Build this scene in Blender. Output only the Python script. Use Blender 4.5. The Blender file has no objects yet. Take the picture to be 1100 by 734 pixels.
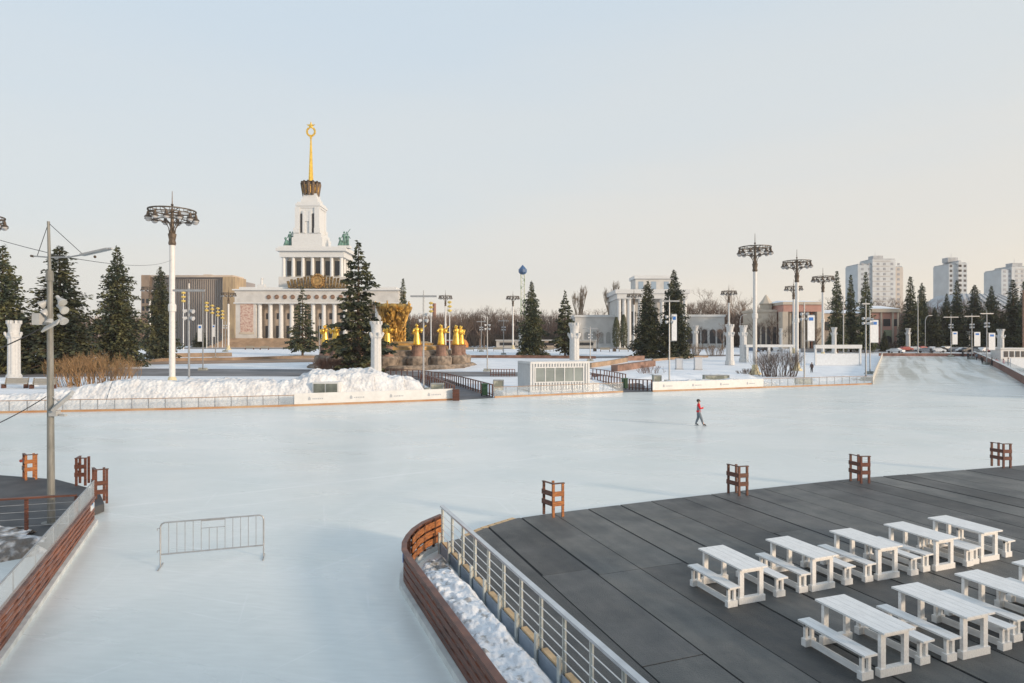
import bpy, bmesh, math, random
from mathutils import Vector, Matrix
R = math.radians
random.seed(7)
S = bpy.context.scene
COL = S.collection

# ------------------------------------------------------------------ camera, sky, sun, exposure
F, CH = 670.0, 5.7                     # focal length in photo pixels, eye height in metres
cam = bpy.data.objects.new('camera', bpy.data.cameras.new('camera'))
COL.objects.link(cam)
cam.location = (0, 0, CH)
cam.rotation_euler = (R(90), 0, 0)
cam.data.sensor_width = 36
cam.data.lens = F/1100*36
cam.data.clip_start = 0.1
cam.data.clip_end = 6000
S.camera = cam

SUN_EL = R(12.5)
SUN_AZ = math.atan2(0.86, -0.51)       # compass angle from +Y towards +X: right of and behind the camera
sd = Vector((math.sin(SUN_AZ)*math.cos(SUN_EL), math.cos(SUN_AZ)*math.cos(SUN_EL), math.sin(SUN_EL)))
sun = bpy.data.objects.new('sun', bpy.data.lights.new('sun', 'SUN'))
COL.objects.link(sun)
sun.data.energy = 3.0
sun.data.color = (1.0, 0.78, 0.57)
sun.data.angle = R(7)
sun.rotation_euler = (-sd).to_track_quat('-Z', 'Y').to_euler()

W = bpy.data.worlds.new('World'); S.world = W; W.use_nodes = True
nt = W.node_tree; nt.nodes.clear()
out = nt.nodes.new('ShaderNodeOutputWorld'); bg = nt.nodes.new('ShaderNodeBackground')
sky = nt.nodes.new('ShaderNodeTexSky'); sky.sky_type = 'NISHITA'; sky.sun_disc = False
sky.sun_elevation = SUN_EL; sky.sun_rotation = SUN_AZ
sky.air_density = 1.2; sky.dust_density = 4.0; sky.ozone_density = 1.0
tc = nt.nodes.new('ShaderNodeTexCoord')
sep = nt.nodes.new('ShaderNodeSeparateXYZ'); nt.links.new(tc.outputs['Generated'], sep.inputs[0])
# thin high overcast: colour by elevation, a little warmer towards the right
wm = nt.nodes.new('ShaderNodeMath'); wm.operation = 'MULTIPLY_ADD'
wm.inputs[1].default_value = -0.13; nt.links.new(sep.outputs[0], wm.inputs[0]); nt.links.new(sep.outputs[2], wm.inputs[2])
noi = nt.nodes.new('ShaderNodeTexNoise'); noi.inputs['Scale'].default_value = 1.6; noi.inputs['Detail'].default_value = 5
mp = nt.nodes.new('ShaderNodeMapping'); mp.inputs['Scale'].default_value = (1, 1, 4.5)
nt.links.new(tc.outputs['Generated'], mp.inputs[0]); nt.links.new(mp.outputs[0], noi.inputs[0])
wn = nt.nodes.new('ShaderNodeMath'); wn.operation = 'MULTIPLY_ADD'; wn.inputs[1].default_value = 0.21
nt.links.new(noi.outputs[0], wn.inputs[0]); nt.links.new(wm.outputs[0], wn.inputs[2])
ramp = nt.nodes.new('ShaderNodeValToRGB')
cr = ramp.color_ramp; cr.interpolation = 'EASE'
stops = [(0.0, (.84, .745, .63)), (0.10, (.83, .76, .66)), (0.25, (.725, .71, .675)), (0.40, (.645, .69, .715)), (0.62, (.575, .665, .745)), (1.0, (.50, .61, .73))]
while len(cr.elements) < len(stops): cr.elements.new(0.5)
for e, (p, c) in zip(cr.elements, stops): e.position = p; e.color = (*c, 1)
nt.links.new(wn.outputs[0], ramp.inputs[0])
mul = nt.nodes.new('ShaderNodeVectorMath'); mul.operation = 'SCALE'; mul.inputs['Scale'].default_value = 10.0
nt.links.new(ramp.outputs[0], mul.inputs[0])
mixs = nt.nodes.new('ShaderNodeMix'); mixs.data_type = 'RGBA'; mixs.inputs[0].default_value = 0.88
nt.links.new(sky.outputs[0], mixs.inputs[6]); nt.links.new(mul.outputs[0], mixs.inputs[7])
nt.links.new(mixs.outputs[2], bg.inputs[0]); bg.inputs[1].default_value = 0.10
nt.links.new(bg.outputs[0], out.inputs[0])

S.view_settings.view_transform = 'Standard'
S.view_settings.look = 'None'
S.view_settings.gamma = 1
S.view_settings.exposure = 0.24
S.view_settings.use_curve_mapping = False
S.render.engine = 'CYCLES'
S.cycles.max_bounces = 6
S.cycles.transparent_max_bounces = 12

# ------------------------------------------------------------------ terrain and pixel helpers
KN = [(-60, 0), (85, 0), (100, .08), (115, .35), (130, .75), (150, 1.4), (170, 2.1), (190, 2.7), (210, 3.1), (235, 3.3), (3000, 3.3)]
def zg(y):
    for (a, za), (b, zb) in zip(KN, KN[1:]):
        if y <= b: return za+(zb-za)*(y-a)/(b-a) if y > a else za
    return KN[-1][1]
def G(px, py, z=0.0):                  # pixel of the photo -> point on the level z
    D = F*(CH-z)/(py-367.0)
    return Vector(((px-550)/F*D, D, z))
def T(px, py):                         # pixel -> point on the terrain
    lo, hi = 5.0, 1500.0
    for _ in range(60):
        m = (lo+hi)/2
        if 367+F*(CH-zg(m))/m > py: lo = m
        else: hi = m
    return Vector(((px-550)/F*lo, lo, zg(lo)))
def A(px, D, z=None):                  # pixel column at a distance
    return Vector(((px-550)/F*D, D, zg(D) if z is None else z))
def HZ(py, D): return CH+(367-py)*D/F  # height seen at a row at a distance

# ------------------------------------------------------------------ materials
MATS = {}
def mat(name, c, rough=.7, var=.12, scale=3.0, bump=0.0, bscale=None, metal=0.0, c2=None, stretch=(1, 1, 1), spec=.5, detail=5, coord='Object', lo=.35, hi=.65, bdist=.05, chunks=0):
    if name in MATS: return MATS[name]
    m = bpy.data.materials.new(name); m.use_nodes = True
    n = m.node_tree.nodes; l = m.node_tree.links
    b = n['Principled BSDF']
    b.inputs['Roughness'].default_value = rough; b.inputs['Metallic'].default_value = metal
    b.inputs['Specular IOR Level'].default_value = spec
    t = n.new('ShaderNodeTexCoord'); mpn = n.new('ShaderNodeMapping'); mpn.inputs['Scale'].default_value = stretch
    l.new(t.outputs[coord], mpn.inputs[0])
    no = n.new('ShaderNodeTexNoise'); no.inputs['Scale'].default_value = scale; no.inputs['Detail'].default_value = detail
    l.new(mpn.outputs[0], no.inputs[0])
    r = n.new('ShaderNodeValToRGB')
    a = c2 if c2 else tuple(max(0, x*(1-var)) for x in c)
    d = c if c2 else tuple(min(1, x*(1+var)) for x in c)
    r.color_ramp.elements[0].position = lo; r.color_ramp.elements[0].color = (*a, 1)
    r.color_ramp.elements[1].position = hi; r.color_ramp.elements[1].color = (*d, 1)
    l.new(no.outputs[0], r.inputs[0]); l.new(r.outputs[0], b.inputs['Base Color'])
    if bump:
        bn = n.new('ShaderNodeTexNoise'); bn.inputs['Scale'].default_value = bscale or scale*4; bn.inputs['Detail'].default_value = 6
        l.new(mpn.outputs[0], bn.inputs[0])
        bu = n.new('ShaderNodeBump'); bu.inputs['Strength'].default_value = bump; bu.inputs['Distance'].default_value = bdist
        hsrc = bn.outputs[0]
        if chunks:
            vo = n.new('ShaderNodeTexVoronoi'); vo.inputs['Scale'].default_value = chunks; l.new(mpn.outputs[0], vo.inputs[0])
            ma = n.new('ShaderNodeMath'); ma.operation = 'MULTIPLY_ADD'; ma.inputs[1].default_value = -.8; l.new(vo.outputs[0], ma.inputs[0]); l.new(bn.outputs[0], ma.inputs[2]); hsrc = ma.outputs[0]
        l.new(hsrc, bu.inputs['Height']); l.new(bu.outputs[0], b.inputs['Normal'])
    MATS[name] = m
    return m
def obj_random(m, amount=.2):          # slight difference between one copy and the next
    n = m.node_tree.nodes; l = m.node_tree.links; b = n['Principled BSDF']
    src = b.inputs['Base Color'].links[0].from_socket
    oi = n.new('ShaderNodeObjectInfo'); mr = n.new('ShaderNodeMapRange')
    mr.inputs[3].default_value = 1-amount; mr.inputs[4].default_value = 1+amount
    l.new(oi.outputs['Random'], mr.inputs[0])
    h = n.new('ShaderNodeHueSaturation'); l.new(src, h.inputs['Color']); l.new(mr.outputs[0], h.inputs['Value'])
    l.new(h.outputs[0], b.inputs['Base Color'])

snow = mat('snow', (.86, .88, .91), .65, c2=(.74, .77, .81), scale=.35, bump=.6, bscale=2.5, detail=8)
snowbank = mat('snow_bank', (.72, .74, .76), .75, c2=(.55, .56, .58), scale=1.1, bump=.8, bscale=2.5, detail=10, lo=.32, hi=.6, bdist=.14, chunks=3.4)
dirty = mat('dirty_snow', (.80, .82, .85), .7, c2=(.17, .16, .15), scale=2.3, bump=1.0, bscale=6, detail=10, lo=.42, hi=.60, bdist=.12, chunks=6)
white = mat('white_paint', (.63, .64, .64), .45, var=.05, scale=2)
whitewood = mat('white_wood', (.84, .84, .83), .5, c2=(.70, .70, .69), detail=9, scale=4, stretch=(12, 1.0, 5), bump=.15, bscale=8, lo=.3, hi=.6)
offwhite = mat('off_white_stone', (.56, .55, .53), .7, var=.08, scale=.4)
cream = mat('cream_plaster', (.52, .46, .38), .75, var=.08, scale=.3)
beige = mat('beige_plaster', (.55, .45, .36), .8, var=.1, scale=.3)
pink = mat('pink_plaster', (.50, .28, .23), .8, var=.12, scale=.3)
graycon = mat('grey_concrete', (.40, .41, .42), .8, var=.15, scale=.5)
stone = mat('brown_stone', (.23, .185, .145), .8, var=.45, scale=1.2, bump=.4)
granite = mat('red_granite', (.24, .145, .11), .8, var=.3, scale=.8)
tan = mat('tan_stone', (.36, .26, .18), .8, var=.2, scale=.4)
asphalt = mat('asphalt', (.13, .125, .13), .75, c2=(.22, .215, .22), scale=.15, detail=8)
steel = mat('galvanised_steel', (.36, .37, .38), .45, var=.12, scale=6, metal=.55)
whitesteel = mat('white_cable', (.80, .80, .79), .4, var=.04)
darkmetal = mat('dark_bronze', (.10, .075, .055), .5, var=.4, scale=4, metal=.4)
bronze = mat('gold_brown_bronze', (.42, .25, .09), .4, var=.5, scale=.8, metal=.6)
gold = mat('gold_leaf', (.90, .55, .10), .34, var=.2, scale=1.2, metal=.75, bump=.3, bscale=4)
oldgold = mat('weathered_gold', (.62, .37, .09), .42, c2=(.16, .10, .035), scale=.9, metal=.6, bump=.5, bscale=3)
green_bronze = mat('green_bronze', (.10, .20, .17), .6, var=.4, scale=1)
glass = mat('window_glass', (.06, .075, .085), .08, var=.3, scale=.5)
kioskglass = mat('kiosk_glass', (.24, .27, .26), .12, var=.25, scale=.35)
darkwin = mat('dark_opening', (.035, .035, .04), .4, var=.3)
green = mat('green_plastic', (.010, .055, .022), .5, var=.15)
black = mat('black_rubber', (.02, .02, .022), .6, var=.2)
logo = mat('grey_print', (.35, .38, .42), .6, var=.05)
blue = mat('blue_print', (.03, .17, .52), .5, var=.05)
red = mat('red_cloth', (.62, .02, .03), .7, var=.1, scale=8)
greycloth = mat('grey_cloth', (.21, .25, .29), .8, var=.15, scale=8)
skinm = mat('skin', (.50, .30, .22), .6, var=.05)
bark = mat('spruce_bark', (.10, .07, .05), .9, var=.3, scale=6)
twig = mat('bare_twigs', (.17, .12, .09), .9, var=.3, scale=.4); obj_random(twig, .35)
twigpale = mat('pale_twigs', (.26, .19, .13), .9, var=.3, scale=.4); obj_random(twigpale, .25)
bushm = mat('bush_twigs', (.30, .185, .09), .9, var=.35, scale=1.5)
bushred = mat('reddish_twigs', (.24, .13, .09), .9, var=.35, scale=1.5)
needles = mat('spruce_needles', (.125, .125, .05), .7, c2=(.024, .040, .026), scale=.7, detail=9, lo=.42, hi=.64); obj_random(needles, .3)
thuja = mat('thuja_leaves', (.075, .08, .04), .75, var=.35, scale=1)
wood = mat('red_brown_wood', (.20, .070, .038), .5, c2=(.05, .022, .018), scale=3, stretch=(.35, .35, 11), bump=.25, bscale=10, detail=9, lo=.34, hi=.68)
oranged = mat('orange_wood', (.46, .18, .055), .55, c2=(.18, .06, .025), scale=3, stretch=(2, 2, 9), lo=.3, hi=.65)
palewood = mat('pale_timber', (.58, .40, .22), .65, var=.2, scale=4)
darkwood = mat('dark_brown_wood', (.10, .045, .032), .55, var=.35, scale=4)

def glassy(name, col, alpha):
    m = bpy.data.materials.new(name); m.use_nodes = True
    n = m.node_tree.nodes; l = m.node_tree.links
    b = n['Principled BSDF']; b.inputs['Base Color'].default_value = (*col, 1); b.inputs['Roughness'].default_value = .15
    no = n.new('ShaderNodeTexNoise'); no.inputs['Scale'].default_value = 1.5
    t = n.new('ShaderNodeTexCoord'); l.new(t.outputs['Object'], no.inputs[0])
    mr = n.new('ShaderNodeMapRange'); mr.inputs[3].default_value = alpha*.6; mr.inputs[4].default_value = min(1, alpha*1.4)
    l.new(no.outputs[0], mr.inputs[0])
    tr = n.new('ShaderNodeBsdfTransparent'); mx = n.new('ShaderNodeMixShader')
    l.new(mr.outputs[0], mx.inputs[0]); l.new(tr.outputs[0], mx.inputs[1]); l.new(b.outputs[0], mx.inputs[2])
    l.new(mx.outputs[0], n['Material Output'].inputs[0])
    return m
plexi = glassy('scuffed_plexiglass', (.60, .64, .66), .34)
clearpane = glassy('clear_rink_pane', (.50, .54, .56), .22)

def circ(a, b, c):
    ax, ay, bx_, by_, cx_, cy_ = a[0], a[1], b[0], b[1], c[0], c[1]
    d = 2*(ax*(by_-cy_)+bx_*(cy_-ay)+cx_*(ay-by_))
    ux = ((ax*ax+ay*ay)*(by_-cy_)+(bx_*bx_+by_*by_)*(cy_-ay)+(cx_*cx_+cy_*cy_)*(ay-by_))/d
    uy = ((ax*ax+ay*ay)*(cx_-bx_)+(bx_*bx_+by_*by_)*(ax-cx_)+(cx_*cx_+cy_*cy_)*(bx_-ax))/d
    return ux, uy, math.hypot(ax-ux, ay-uy)
u1 = circ(G(380, 516), G(600, 489), G(850, 452)); u2 = circ(G(560, 440), G(800, 448), G(1020, 470)); u3 = circ(G(60, 470), G(300, 486), G(500, 475)); u4 = circ(G(150, 640), G(260, 600), G(420, 520))
ARCS = [(*u1, .16, .75), (u1[0], u1[1], u1[2]+1.9, .12, .5), (u1[0], u1[1], u1[2]-3.1, .8, .35), (*u2, .3, .5), (u2[0], u2[1], u2[2]+2.2, .2, .4), (*u3, .5, .35), (*u4, .35, .3)]
def ice_material():
    m = bpy.data.materials.new('ice'); m.use_nodes = True
    n = m.node_tree.nodes; l = m.node_tree.links; b = n['Principled BSDF']
    g = n.new('ShaderNodeNewGeometry')
    def noise(scale, st, rot=0, detail=6, dist=0):
        mpn = n.new('ShaderNodeMapping'); mpn.vector_type = 'TEXTURE'; mpn.inputs['Scale'].default_value = tuple(1/v for v in st); mpn.inputs['Rotation'].default_value = (0, 0, -rot)
        l.new(g.outputs['Position'], mpn.inputs[0])
        x = n.new('ShaderNodeTexNoise'); x.inputs['Scale'].default_value = scale; x.inputs['Detail'].default_value = detail; x.inputs['Distortion'].default_value = dist
        l.new(mpn.outputs[0], x.inputs[0]); return x.outputs[0]
    def ramp(src, p0, c0, p1, c1):
        r = n.new('ShaderNodeValToRGB'); e = r.color_ramp.elements
        e[0].position = p0; e[0].color = (*c0, 1); e[1].position = p1; e[1].color = (*c1, 1)
        l.new(src, r.inputs[0]); return r.outputs[0]
    def mix(fac, a, bb, mode='MIX'):
        x = n.new('ShaderNodeMix'); x.data_type = 'RGBA'; x.blend_type = mode
        if isinstance(fac, float): x.inputs[0].default_value = fac
        else: l.new(fac, x.inputs[0])
        l.new(a, x.inputs[6])
        if isinstance(bb, tuple): x.inputs[7].default_value = (*bb, 1)
        else: l.new(bb, x.inputs[7])
        return x.outputs[2]
    base = ramp(noise(.075, (1, 1.3, 1), .2, 8, 1.2), .36, (.655, .705, .70), .64, (.735, .765, .75))
    streak = ramp(noise(.22, (.45, 1.2, 1), -.12, 7, 1.0), .50, (0, 0, 0), .78, (.8, .8, .8))
    c = mix(streak, base, (.775, .80, .79))
    green_ = ramp(noise(.16, (.7, 1.1, 1), .5, 6, 1.5), .52, (0, 0, 0), .8, (.6, .6, .6))
    c = mix(green_, c, (.62, .675, .65))
    for cx_, cy_, r_c, w_, k_ in ARCS:          # long sweeping lines left by the resurfacing machine
        vm = n.new('ShaderNodeVectorMath'); vm.operation = 'DISTANCE'; vm.inputs[1].default_value = (cx_, cy_, 0)
        l.new(g.outputs['Position'], vm.inputs[0])
        m1 = n.new('ShaderNodeMath'); m1.operation = 'SUBTRACT'; m1.inputs[1].default_value = r_c; l.new(vm.outputs['Value'], m1.inputs[0])
        m2 = n.new('ShaderNodeMath'); m2.operation = 'ABSOLUTE'; l.new(m1.outputs[0], m2.inputs[0])
        m3 = n.new('ShaderNodeMapRange'); m3.inputs[1].default_value = w_; m3.inputs[2].default_value = 0; m3.inputs[3].default_value = 0; m3.inputs[4].default_value = k_; l.new(m2.outputs[0], m3.inputs[0])
        m4 = n.new('ShaderNodeMath'); m4.operation = 'MULTIPLY'; l.new(m3.outputs[0], m4.inputs[0]); l.new(ramp(noise(.3, (1, 1, 1), 0, 6), .38, (.1, .1, .1), .6, (1, 1, 1)), m4.inputs[1])
        c = mix(m4.outputs[0], c, (.84, .86, .86))
    for rot, sc, st in ((.35, 2.2, (.06, 2.4, 1)), (-.9, 2.6, (.06, 2.6, 1)), (1.3, 2.4, (.05, 2.2, 1))):
        sct = ramp(noise(sc, st, rot, 3, .5), .67, (0, 0, 0), .70, (.35, .35, .35))
        c = mix(sct, c, (.82, .85, .86))
    fine = ramp(noise(7, (.25, 1.2, 1), .1, 8), .3, (.95, .95, .95), .7, (1.03, 1.03, 1.03))
    c = mix(1.0, c, fine, 'MULTIPLY')
    # dirty scuffed tracks only on the far arm of the rink
    sp = n.new('ShaderNodeSeparateXYZ'); l.new(g.outputs['Position'], sp.inputs[0])
    mr = n.new('ShaderNodeMapRange'); mr.inputs[1].default_value = 78; mr.inputs[2].default_value = 100; l.new(sp.outputs[1], mr.inputs[0])
    tr = ramp(noise(.55, (1.1, .045, 1), .545, 7, .6), .44, (0, 0, 0), .60, (.85, .85, .85))
    mm = n.new('ShaderNodeMath'); mm.operation = 'MULTIPLY'; l.new(mr.outputs[0], mm.inputs[0]); l.new(tr, mm.inputs[1])
    c = mix(mm.outputs[0], c, (.40, .41, .37))
    l.new(c, b.inputs['Base Color'])
    rr = ramp(noise(.35, (.4, 1.5, 1), .3, 6), .30, (.24, .24, .24), .70, (.38, .38, .38))
    l.new(rr, b.inputs['Roughness'])
    b.inputs['Specular IOR Level'].default_value = .35
    bu = n.new('ShaderNodeBump'); bu.inputs['Strength'].default_value = .06; bu.inputs['Distance'].default_value = .02
    l.new(noise(3, (.8, 1.1, 1), 0, 8), bu.inputs['Height']); l.new(bu.outputs[0], b.inputs['Normal'])
    return m
ICE = ice_material()

# ------------------------------------------------------------------ mesh builder
class MB:
    def __init__(s): s.v = []; s.f = []; s.mi = []; s.m = 0
    def add(s, vs, fs):
        o = len(s.v); s.v += [tuple(v) for v in vs]
        s.f += [tuple(o+i for i in f) for f in fs]; s.mi += [s.m]*len(fs)
    def box(s, c, size, rz=0.0, M=None):
        hx, hy, hz = size[0]/2, size[1]/2, size[2]/2
        vs = [Vector((x*hx, y*hy, z*hz)) for x in (-1, 1) for y in (-1, 1) for z in (-1, 1)]
        if M is None: M = Matrix.Rotation(rz, 3, 'Z')
        c = Vector(c)
        s.add([M @ v+c for v in vs], [(0, 1, 3, 2), (4, 6, 7, 5), (0, 4, 5, 1), (2, 3, 7, 6), (0, 2, 6, 4), (1, 5, 7, 3)])
    def beam(s, a, b, w, h, up=Vector((0, 0, 1))):         # rectangular bar from a to b
        a = Vector(a); b = Vector(b); d = (b-a); L = d.length; d.normalize()
        x = d.cross(up)
        if x.length < 1e-4: x = Vector((1, 0, 0))
        x.normalize(); z = x.cross(d)
        M = Matrix((x, d, z)).transposed()
        s.box((a+b)/2, (w, L, h), M=M)
    def tube(s, a, b, r0, r1=None, n=8, cap=True):
        a = Vector(a); b = Vector(b); r1 = r0 if r1 is None else r1
        d = (b-a).normalized(); x = d.orthogonal().normalized(); y = d.cross(x)
        vs = []
        for p, r in ((a, r0), (b, r1)):
            for i in range(n):
                t = 2*math.pi*i/n; vs.append(p+(x*math.cos(t)+y*math.sin(t))*r)
        fs = [(i, (i+1) % n, n+(i+1) % n, n+i) for i in range(n)]
        if cap: fs += [tuple(range(n-1, -1, -1)), tuple(range(n, 2*n))]
        s.add(vs, fs)
    def path(s, pts, r, n=6):
        for a, b in zip(pts, pts[1:]): s.tube(a, b, r, r, n)
    def lathe(s, prof, n=16, c=(0, 0, 0), wob=None, phase=0.0):
        cx, cy, cz = c; vs = []
        for r, z in prof:
            for i in range(n):
                t = 2*math.pi*i/n+phase; k = wob(t, z) if wob else 1
                vs.append((cx+r*k*math.cos(t), cy+r*k*math.sin(t), cz+z))
        fs = []
        for j in range(len(prof)-1):
            for i in range(n):
                fs.append((j*n+i, j*n+(i+1) % n, (j+1)*n+(i+1) % n, (j+1)*n+i))
        fs += [tuple(range(n-1, -1, -1)), tuple(range((len(prof)-1)*n, len(prof)*n))]
        s.add(vs, fs)
    def prism(s, poly, z0, z1):
        n = len(poly)
        vs = [(p[0], p[1], z0) for p in poly]+[(p[0], p[1], z1) for p in poly]
        s.add(vs, [tuple(range(n-1, -1, -1)), tuple(range(n, 2*n))]+[(i, (i+1) % n, n+(i+1) % n, n+i) for i in range(n)])
    def sphere(s, c, r, n=10, sc=(1, 1, 1)):
        prof = [(max(1e-3, math.sin(math.pi*j/(n//2+1)))*r, -math.cos(math.pi*j/(n//2+1))*r) for j in range(n//2+2)]
        o = len(s.v); s.lathe(prof, n)
        for i in range(o, len(s.v)):
            x, y, z = s.v[i]; s.v[i] = (c[0]+x*sc[0], c[1]+y*sc[1], c[2]+z*sc[2])
    def strip(s, pts, z0, z1, th):     # an upright board following a polyline in plan
        n = len(pts); P = [Vector((p[0], p[1], 0)) for p in pts]; nr = []
        for i in range(n):
            d = (P[min(i+1, n-1)]-P[max(i-1, 0)]).normalized(); nr.append(Vector((-d.y, d.x, 0)))
        Z0 = z0 if isinstance(z0, list) else [z0]*n
        Z1 = z1 if isinstance(z1, list) else [z1]*n
        vs = []
        for i in range(n):
            a = P[i]-nr[i]*th/2; b = P[i]+nr[i]*th/2
            vs += [(a.x, a.y, Z0[i]), (b.x, b.y, Z0[i]), (b.x, b.y, Z1[i]), (a.x, a.y, Z1[i])]
        fs = []
        for i in range(n-1):
            o = i*4
            for k in range(4): fs.append((o+k, o+(k+1) % 4, o+4+(k+1) % 4, o+4+k))
        fs += [(3, 2, 1, 0), tuple((n-1)*4+k for k in range(4))]
        s.add(vs, fs)
    def build(s, name, m, parent=None, smooth=False, world=False):
        off = parent.location if (world and parent) else Vector((0, 0, 0))
        me = bpy.data.meshes.new(name)
        me.from_pydata([(v[0]-off.x, v[1]-off.y, v[2]-off.z) for v in s.v], [], s.f)
        ms = m if isinstance(m, (list, tuple)) else [m]
        for x in ms: me.materials.append(x)
        if len(ms) > 1: me.polygons.foreach_set('material_index', s.mi)
        if smooth: me.polygons.foreach_set('use_smooth', [True]*len(s.f))
        me.update()
        o = bpy.data.objects.new(name, me); COL.objects.link(o)
        if parent: o.parent = parent
        return o
def tag(o, label, cat, group=None, kind=None):
    if label: o['label'] = label
    if cat: o['category'] = cat
    if group: o['group'] = group
    if kind: o['kind'] = kind
    return o
def thing(name, label, cat, loc=(0, 0, 0), rz=0.0, group=None):
    o = bpy.data.objects.new(name, None); COL.objects.link(o); o.empty_display_size = .3
    o.location = loc; o.rotation_euler = (0, 0, rz)
    return tag(o, label, cat, group)
def dup(root, loc, rz=0.0, label=None, group=None, scale=None):
    def cp(o, par):
        c = o.copy(); COL.objects.link(c)
        if par: c.parent = par
        for ch in [k for k in ALLCH.get(o.name, [])]: cp(ch, c)
        return c
    ALLCH = {}
    def reg(o):
        ALLCH[o.name] = list(o.children)
        for k in o.children: reg(k)
    reg(root)
    c = cp(root, None); c.location = loc; c.rotation_euler = (0, 0, rz)
    if scale: c.scale = scale if isinstance(scale, (tuple, list)) else (scale,)*3
    if label: c['label'] = label
    if group: c['group'] = group
    return c
def drape(name, pts, dz, m, label=None):      # flat sheet that follows the terrain
    bm = bmesh.new(); bm.faces.new([bm.verts.new((p[0], p[1], 0)) for p in pts])
    for k, _ in KN[1:-1]:
        bmesh.ops.bisect_plane(bm, geom=bm.verts[:]+bm.edges[:]+bm.faces[:], plane_co=(0, k, 0), plane_no=(0, 1, 0))
    for v in bm.verts: v.co.z = zg(v.co.y)+dz
    bmesh.ops.recalc_face_normals(bm, faces=bm.faces)
    if sum(f.normal.z for f in bm.faces) < 0: bmesh.ops.reverse_faces(bm, faces=bm.faces[:])
    me = bpy.data.meshes.new(name); bm.to_mesh(me); bm.free(); me.materials.append(m)
    o = bpy.data.objects.new(name, me); COL.objects.link(o); o['kind'] = 'structure'
    if label: o['label'] = label
    return o
def T2(l): return [T(*p) for p in l]
from mathutils import noise as mnoise
def fbm(x, y, z=0.0, o=4): return mnoise.fractal(Vector((x, y, z)), 1.0, 2.0, o)

# ------------------------------------------------------------------ ground, ice, paving
drape('ground', [(-1800, -60), (1800, -60), (1800, 2900), (-1800, 2900)], -.02, snow)
RIGHT_TOP = [T(1046, 383.0), T(1060, 389.5), T(1080, 400.5), T(1100, 413), T(1125, 429)]
FARB = [(0, 444), (200, 440), (315, 436.5), (486, 430), (531, 427.5), (669, 421.5), (701, 421), (820, 416.8), (936, 413)]
farpts = T2(FARB)
ice_poly = [(-60, -30), (60, -30), (62, 70)]+[(p.x, p.y) for p in reversed(RIGHT_TOP)]+[tuple(T(947, 382.6))[:2]]+[tuple(T(944, 390))[:2], tuple(T(940, 400))[:2]]+[(p.x, p.y) for p in reversed(farpts)]+[(-80, 52)]
drape('ice', ice_poly, 0.0, ICE)
drape('path', T2([(-60, 397), (150, 396), (345, 397), (440, 399), (560, 400), (560, 404.5), (440, 404.5), (345, 404.5), (150, 404), (-60, 406)]), .012, asphalt)
drape('path', T2([(150, 392), (345, 389), (345, 385.5), (230, 385.5), (150, 388)]), .014, mat('brown_paving', (.33, .22, .15), .8, var=.2, scale=.2))
drape('path', T2([(488, 381.8), (640, 382.8), (640, 385.5), (488, 384.5)]), .016, mat('red_paving', (.24, .14, .11), .8, var=.2, scale=.2))
drape('path', T2([(634, 383), (800, 381), (800, 382.5), (634, 385)]), .018, mat('grey_paving', (.20, .19, .19), .8, var=.2, scale=.2))
drape('road', T2([(860, 378.6), (1250, 378.6), (1250, 374.4), (860, 374.4)]), .02, asphalt)
drape('road', T2([(150, 374.9), (760, 374.9), (760, 373.6), (150, 373.6)]), .022, mat('plaza_paving', (.22, .20, .19), .8, var=.2, scale=.05))
sp = [(p.x, p.y) for p in RIGHT_TOP]
drape('pavement', [sp[0], sp[1], sp[2], sp[3], sp[4], (140, 60), (260, 200), (T(1046, 380).x, T(1046, 380).y)], .025, mat('trampled_pavement', (.30, .28, .28), .8, c2=(.55, .56, .58), scale=.12, detail=8))
walk = [T(486, 430.2), T(531, 427.6), T(505, 416), T(474, 405), T(440, 404.5), T(455, 413)]
drape('path', walk, .03, mat('rubber_walkway', (.10, .10, .11), .7, var=.25, scale=.4))
drape('path', [T(669, 421.6), T(701, 421.1), T(690, 413), T(660, 405), T(635, 401), T(640, 408)], .032, MATS['rubber_walkway'])

# the timber deck with its felt strips
DZ = .28
U = Vector((.345, -.9386, 0)); V = Vector((.9386, .345, 0))   # along the tables, across the tables
RA, RB = Vector((-1.87, 16.8, 0)), Vector((2.9, 5.25, 0))      # line of the railing
deck_edge = [G(500, 577, DZ), G(520, 568, DZ), G(555, 557, DZ), G(590, 552, DZ), G(630, 547, DZ), G(700, 538.5, DZ), G(800, 527, DZ), G(920, 514, DZ), G(1100, 500, DZ), G(1180, 494.5, DZ)]
deck_poly = [RA+Vector((.05, 0, 0))]+deck_edge+[Vector((40, 22, 0)), Vector((40, 2.5, 0)), Vector((4.05, 2.5, 0)), RB+Vector((.05, 0, 0))]
mb = MB(); mb.prism([(p.x, p.y) for p in deck_poly], .02, DZ-.012)
tag(mb.build('deck', mat('deck_boards_dark', (.012, .012, .013), .8, var=.3)), None, None, kind='structure')
felt = mat('roofing_felt', (.135, .138, .134), .55, c2=(.088, .095, .097), scale=1.6, bump=.6, bscale=45, stretch=(1, 1, 1), detail=15, lo=.34, hi=.66)
n_ = felt.node_tree.nodes; l_ = felt.node_tree.links
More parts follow.
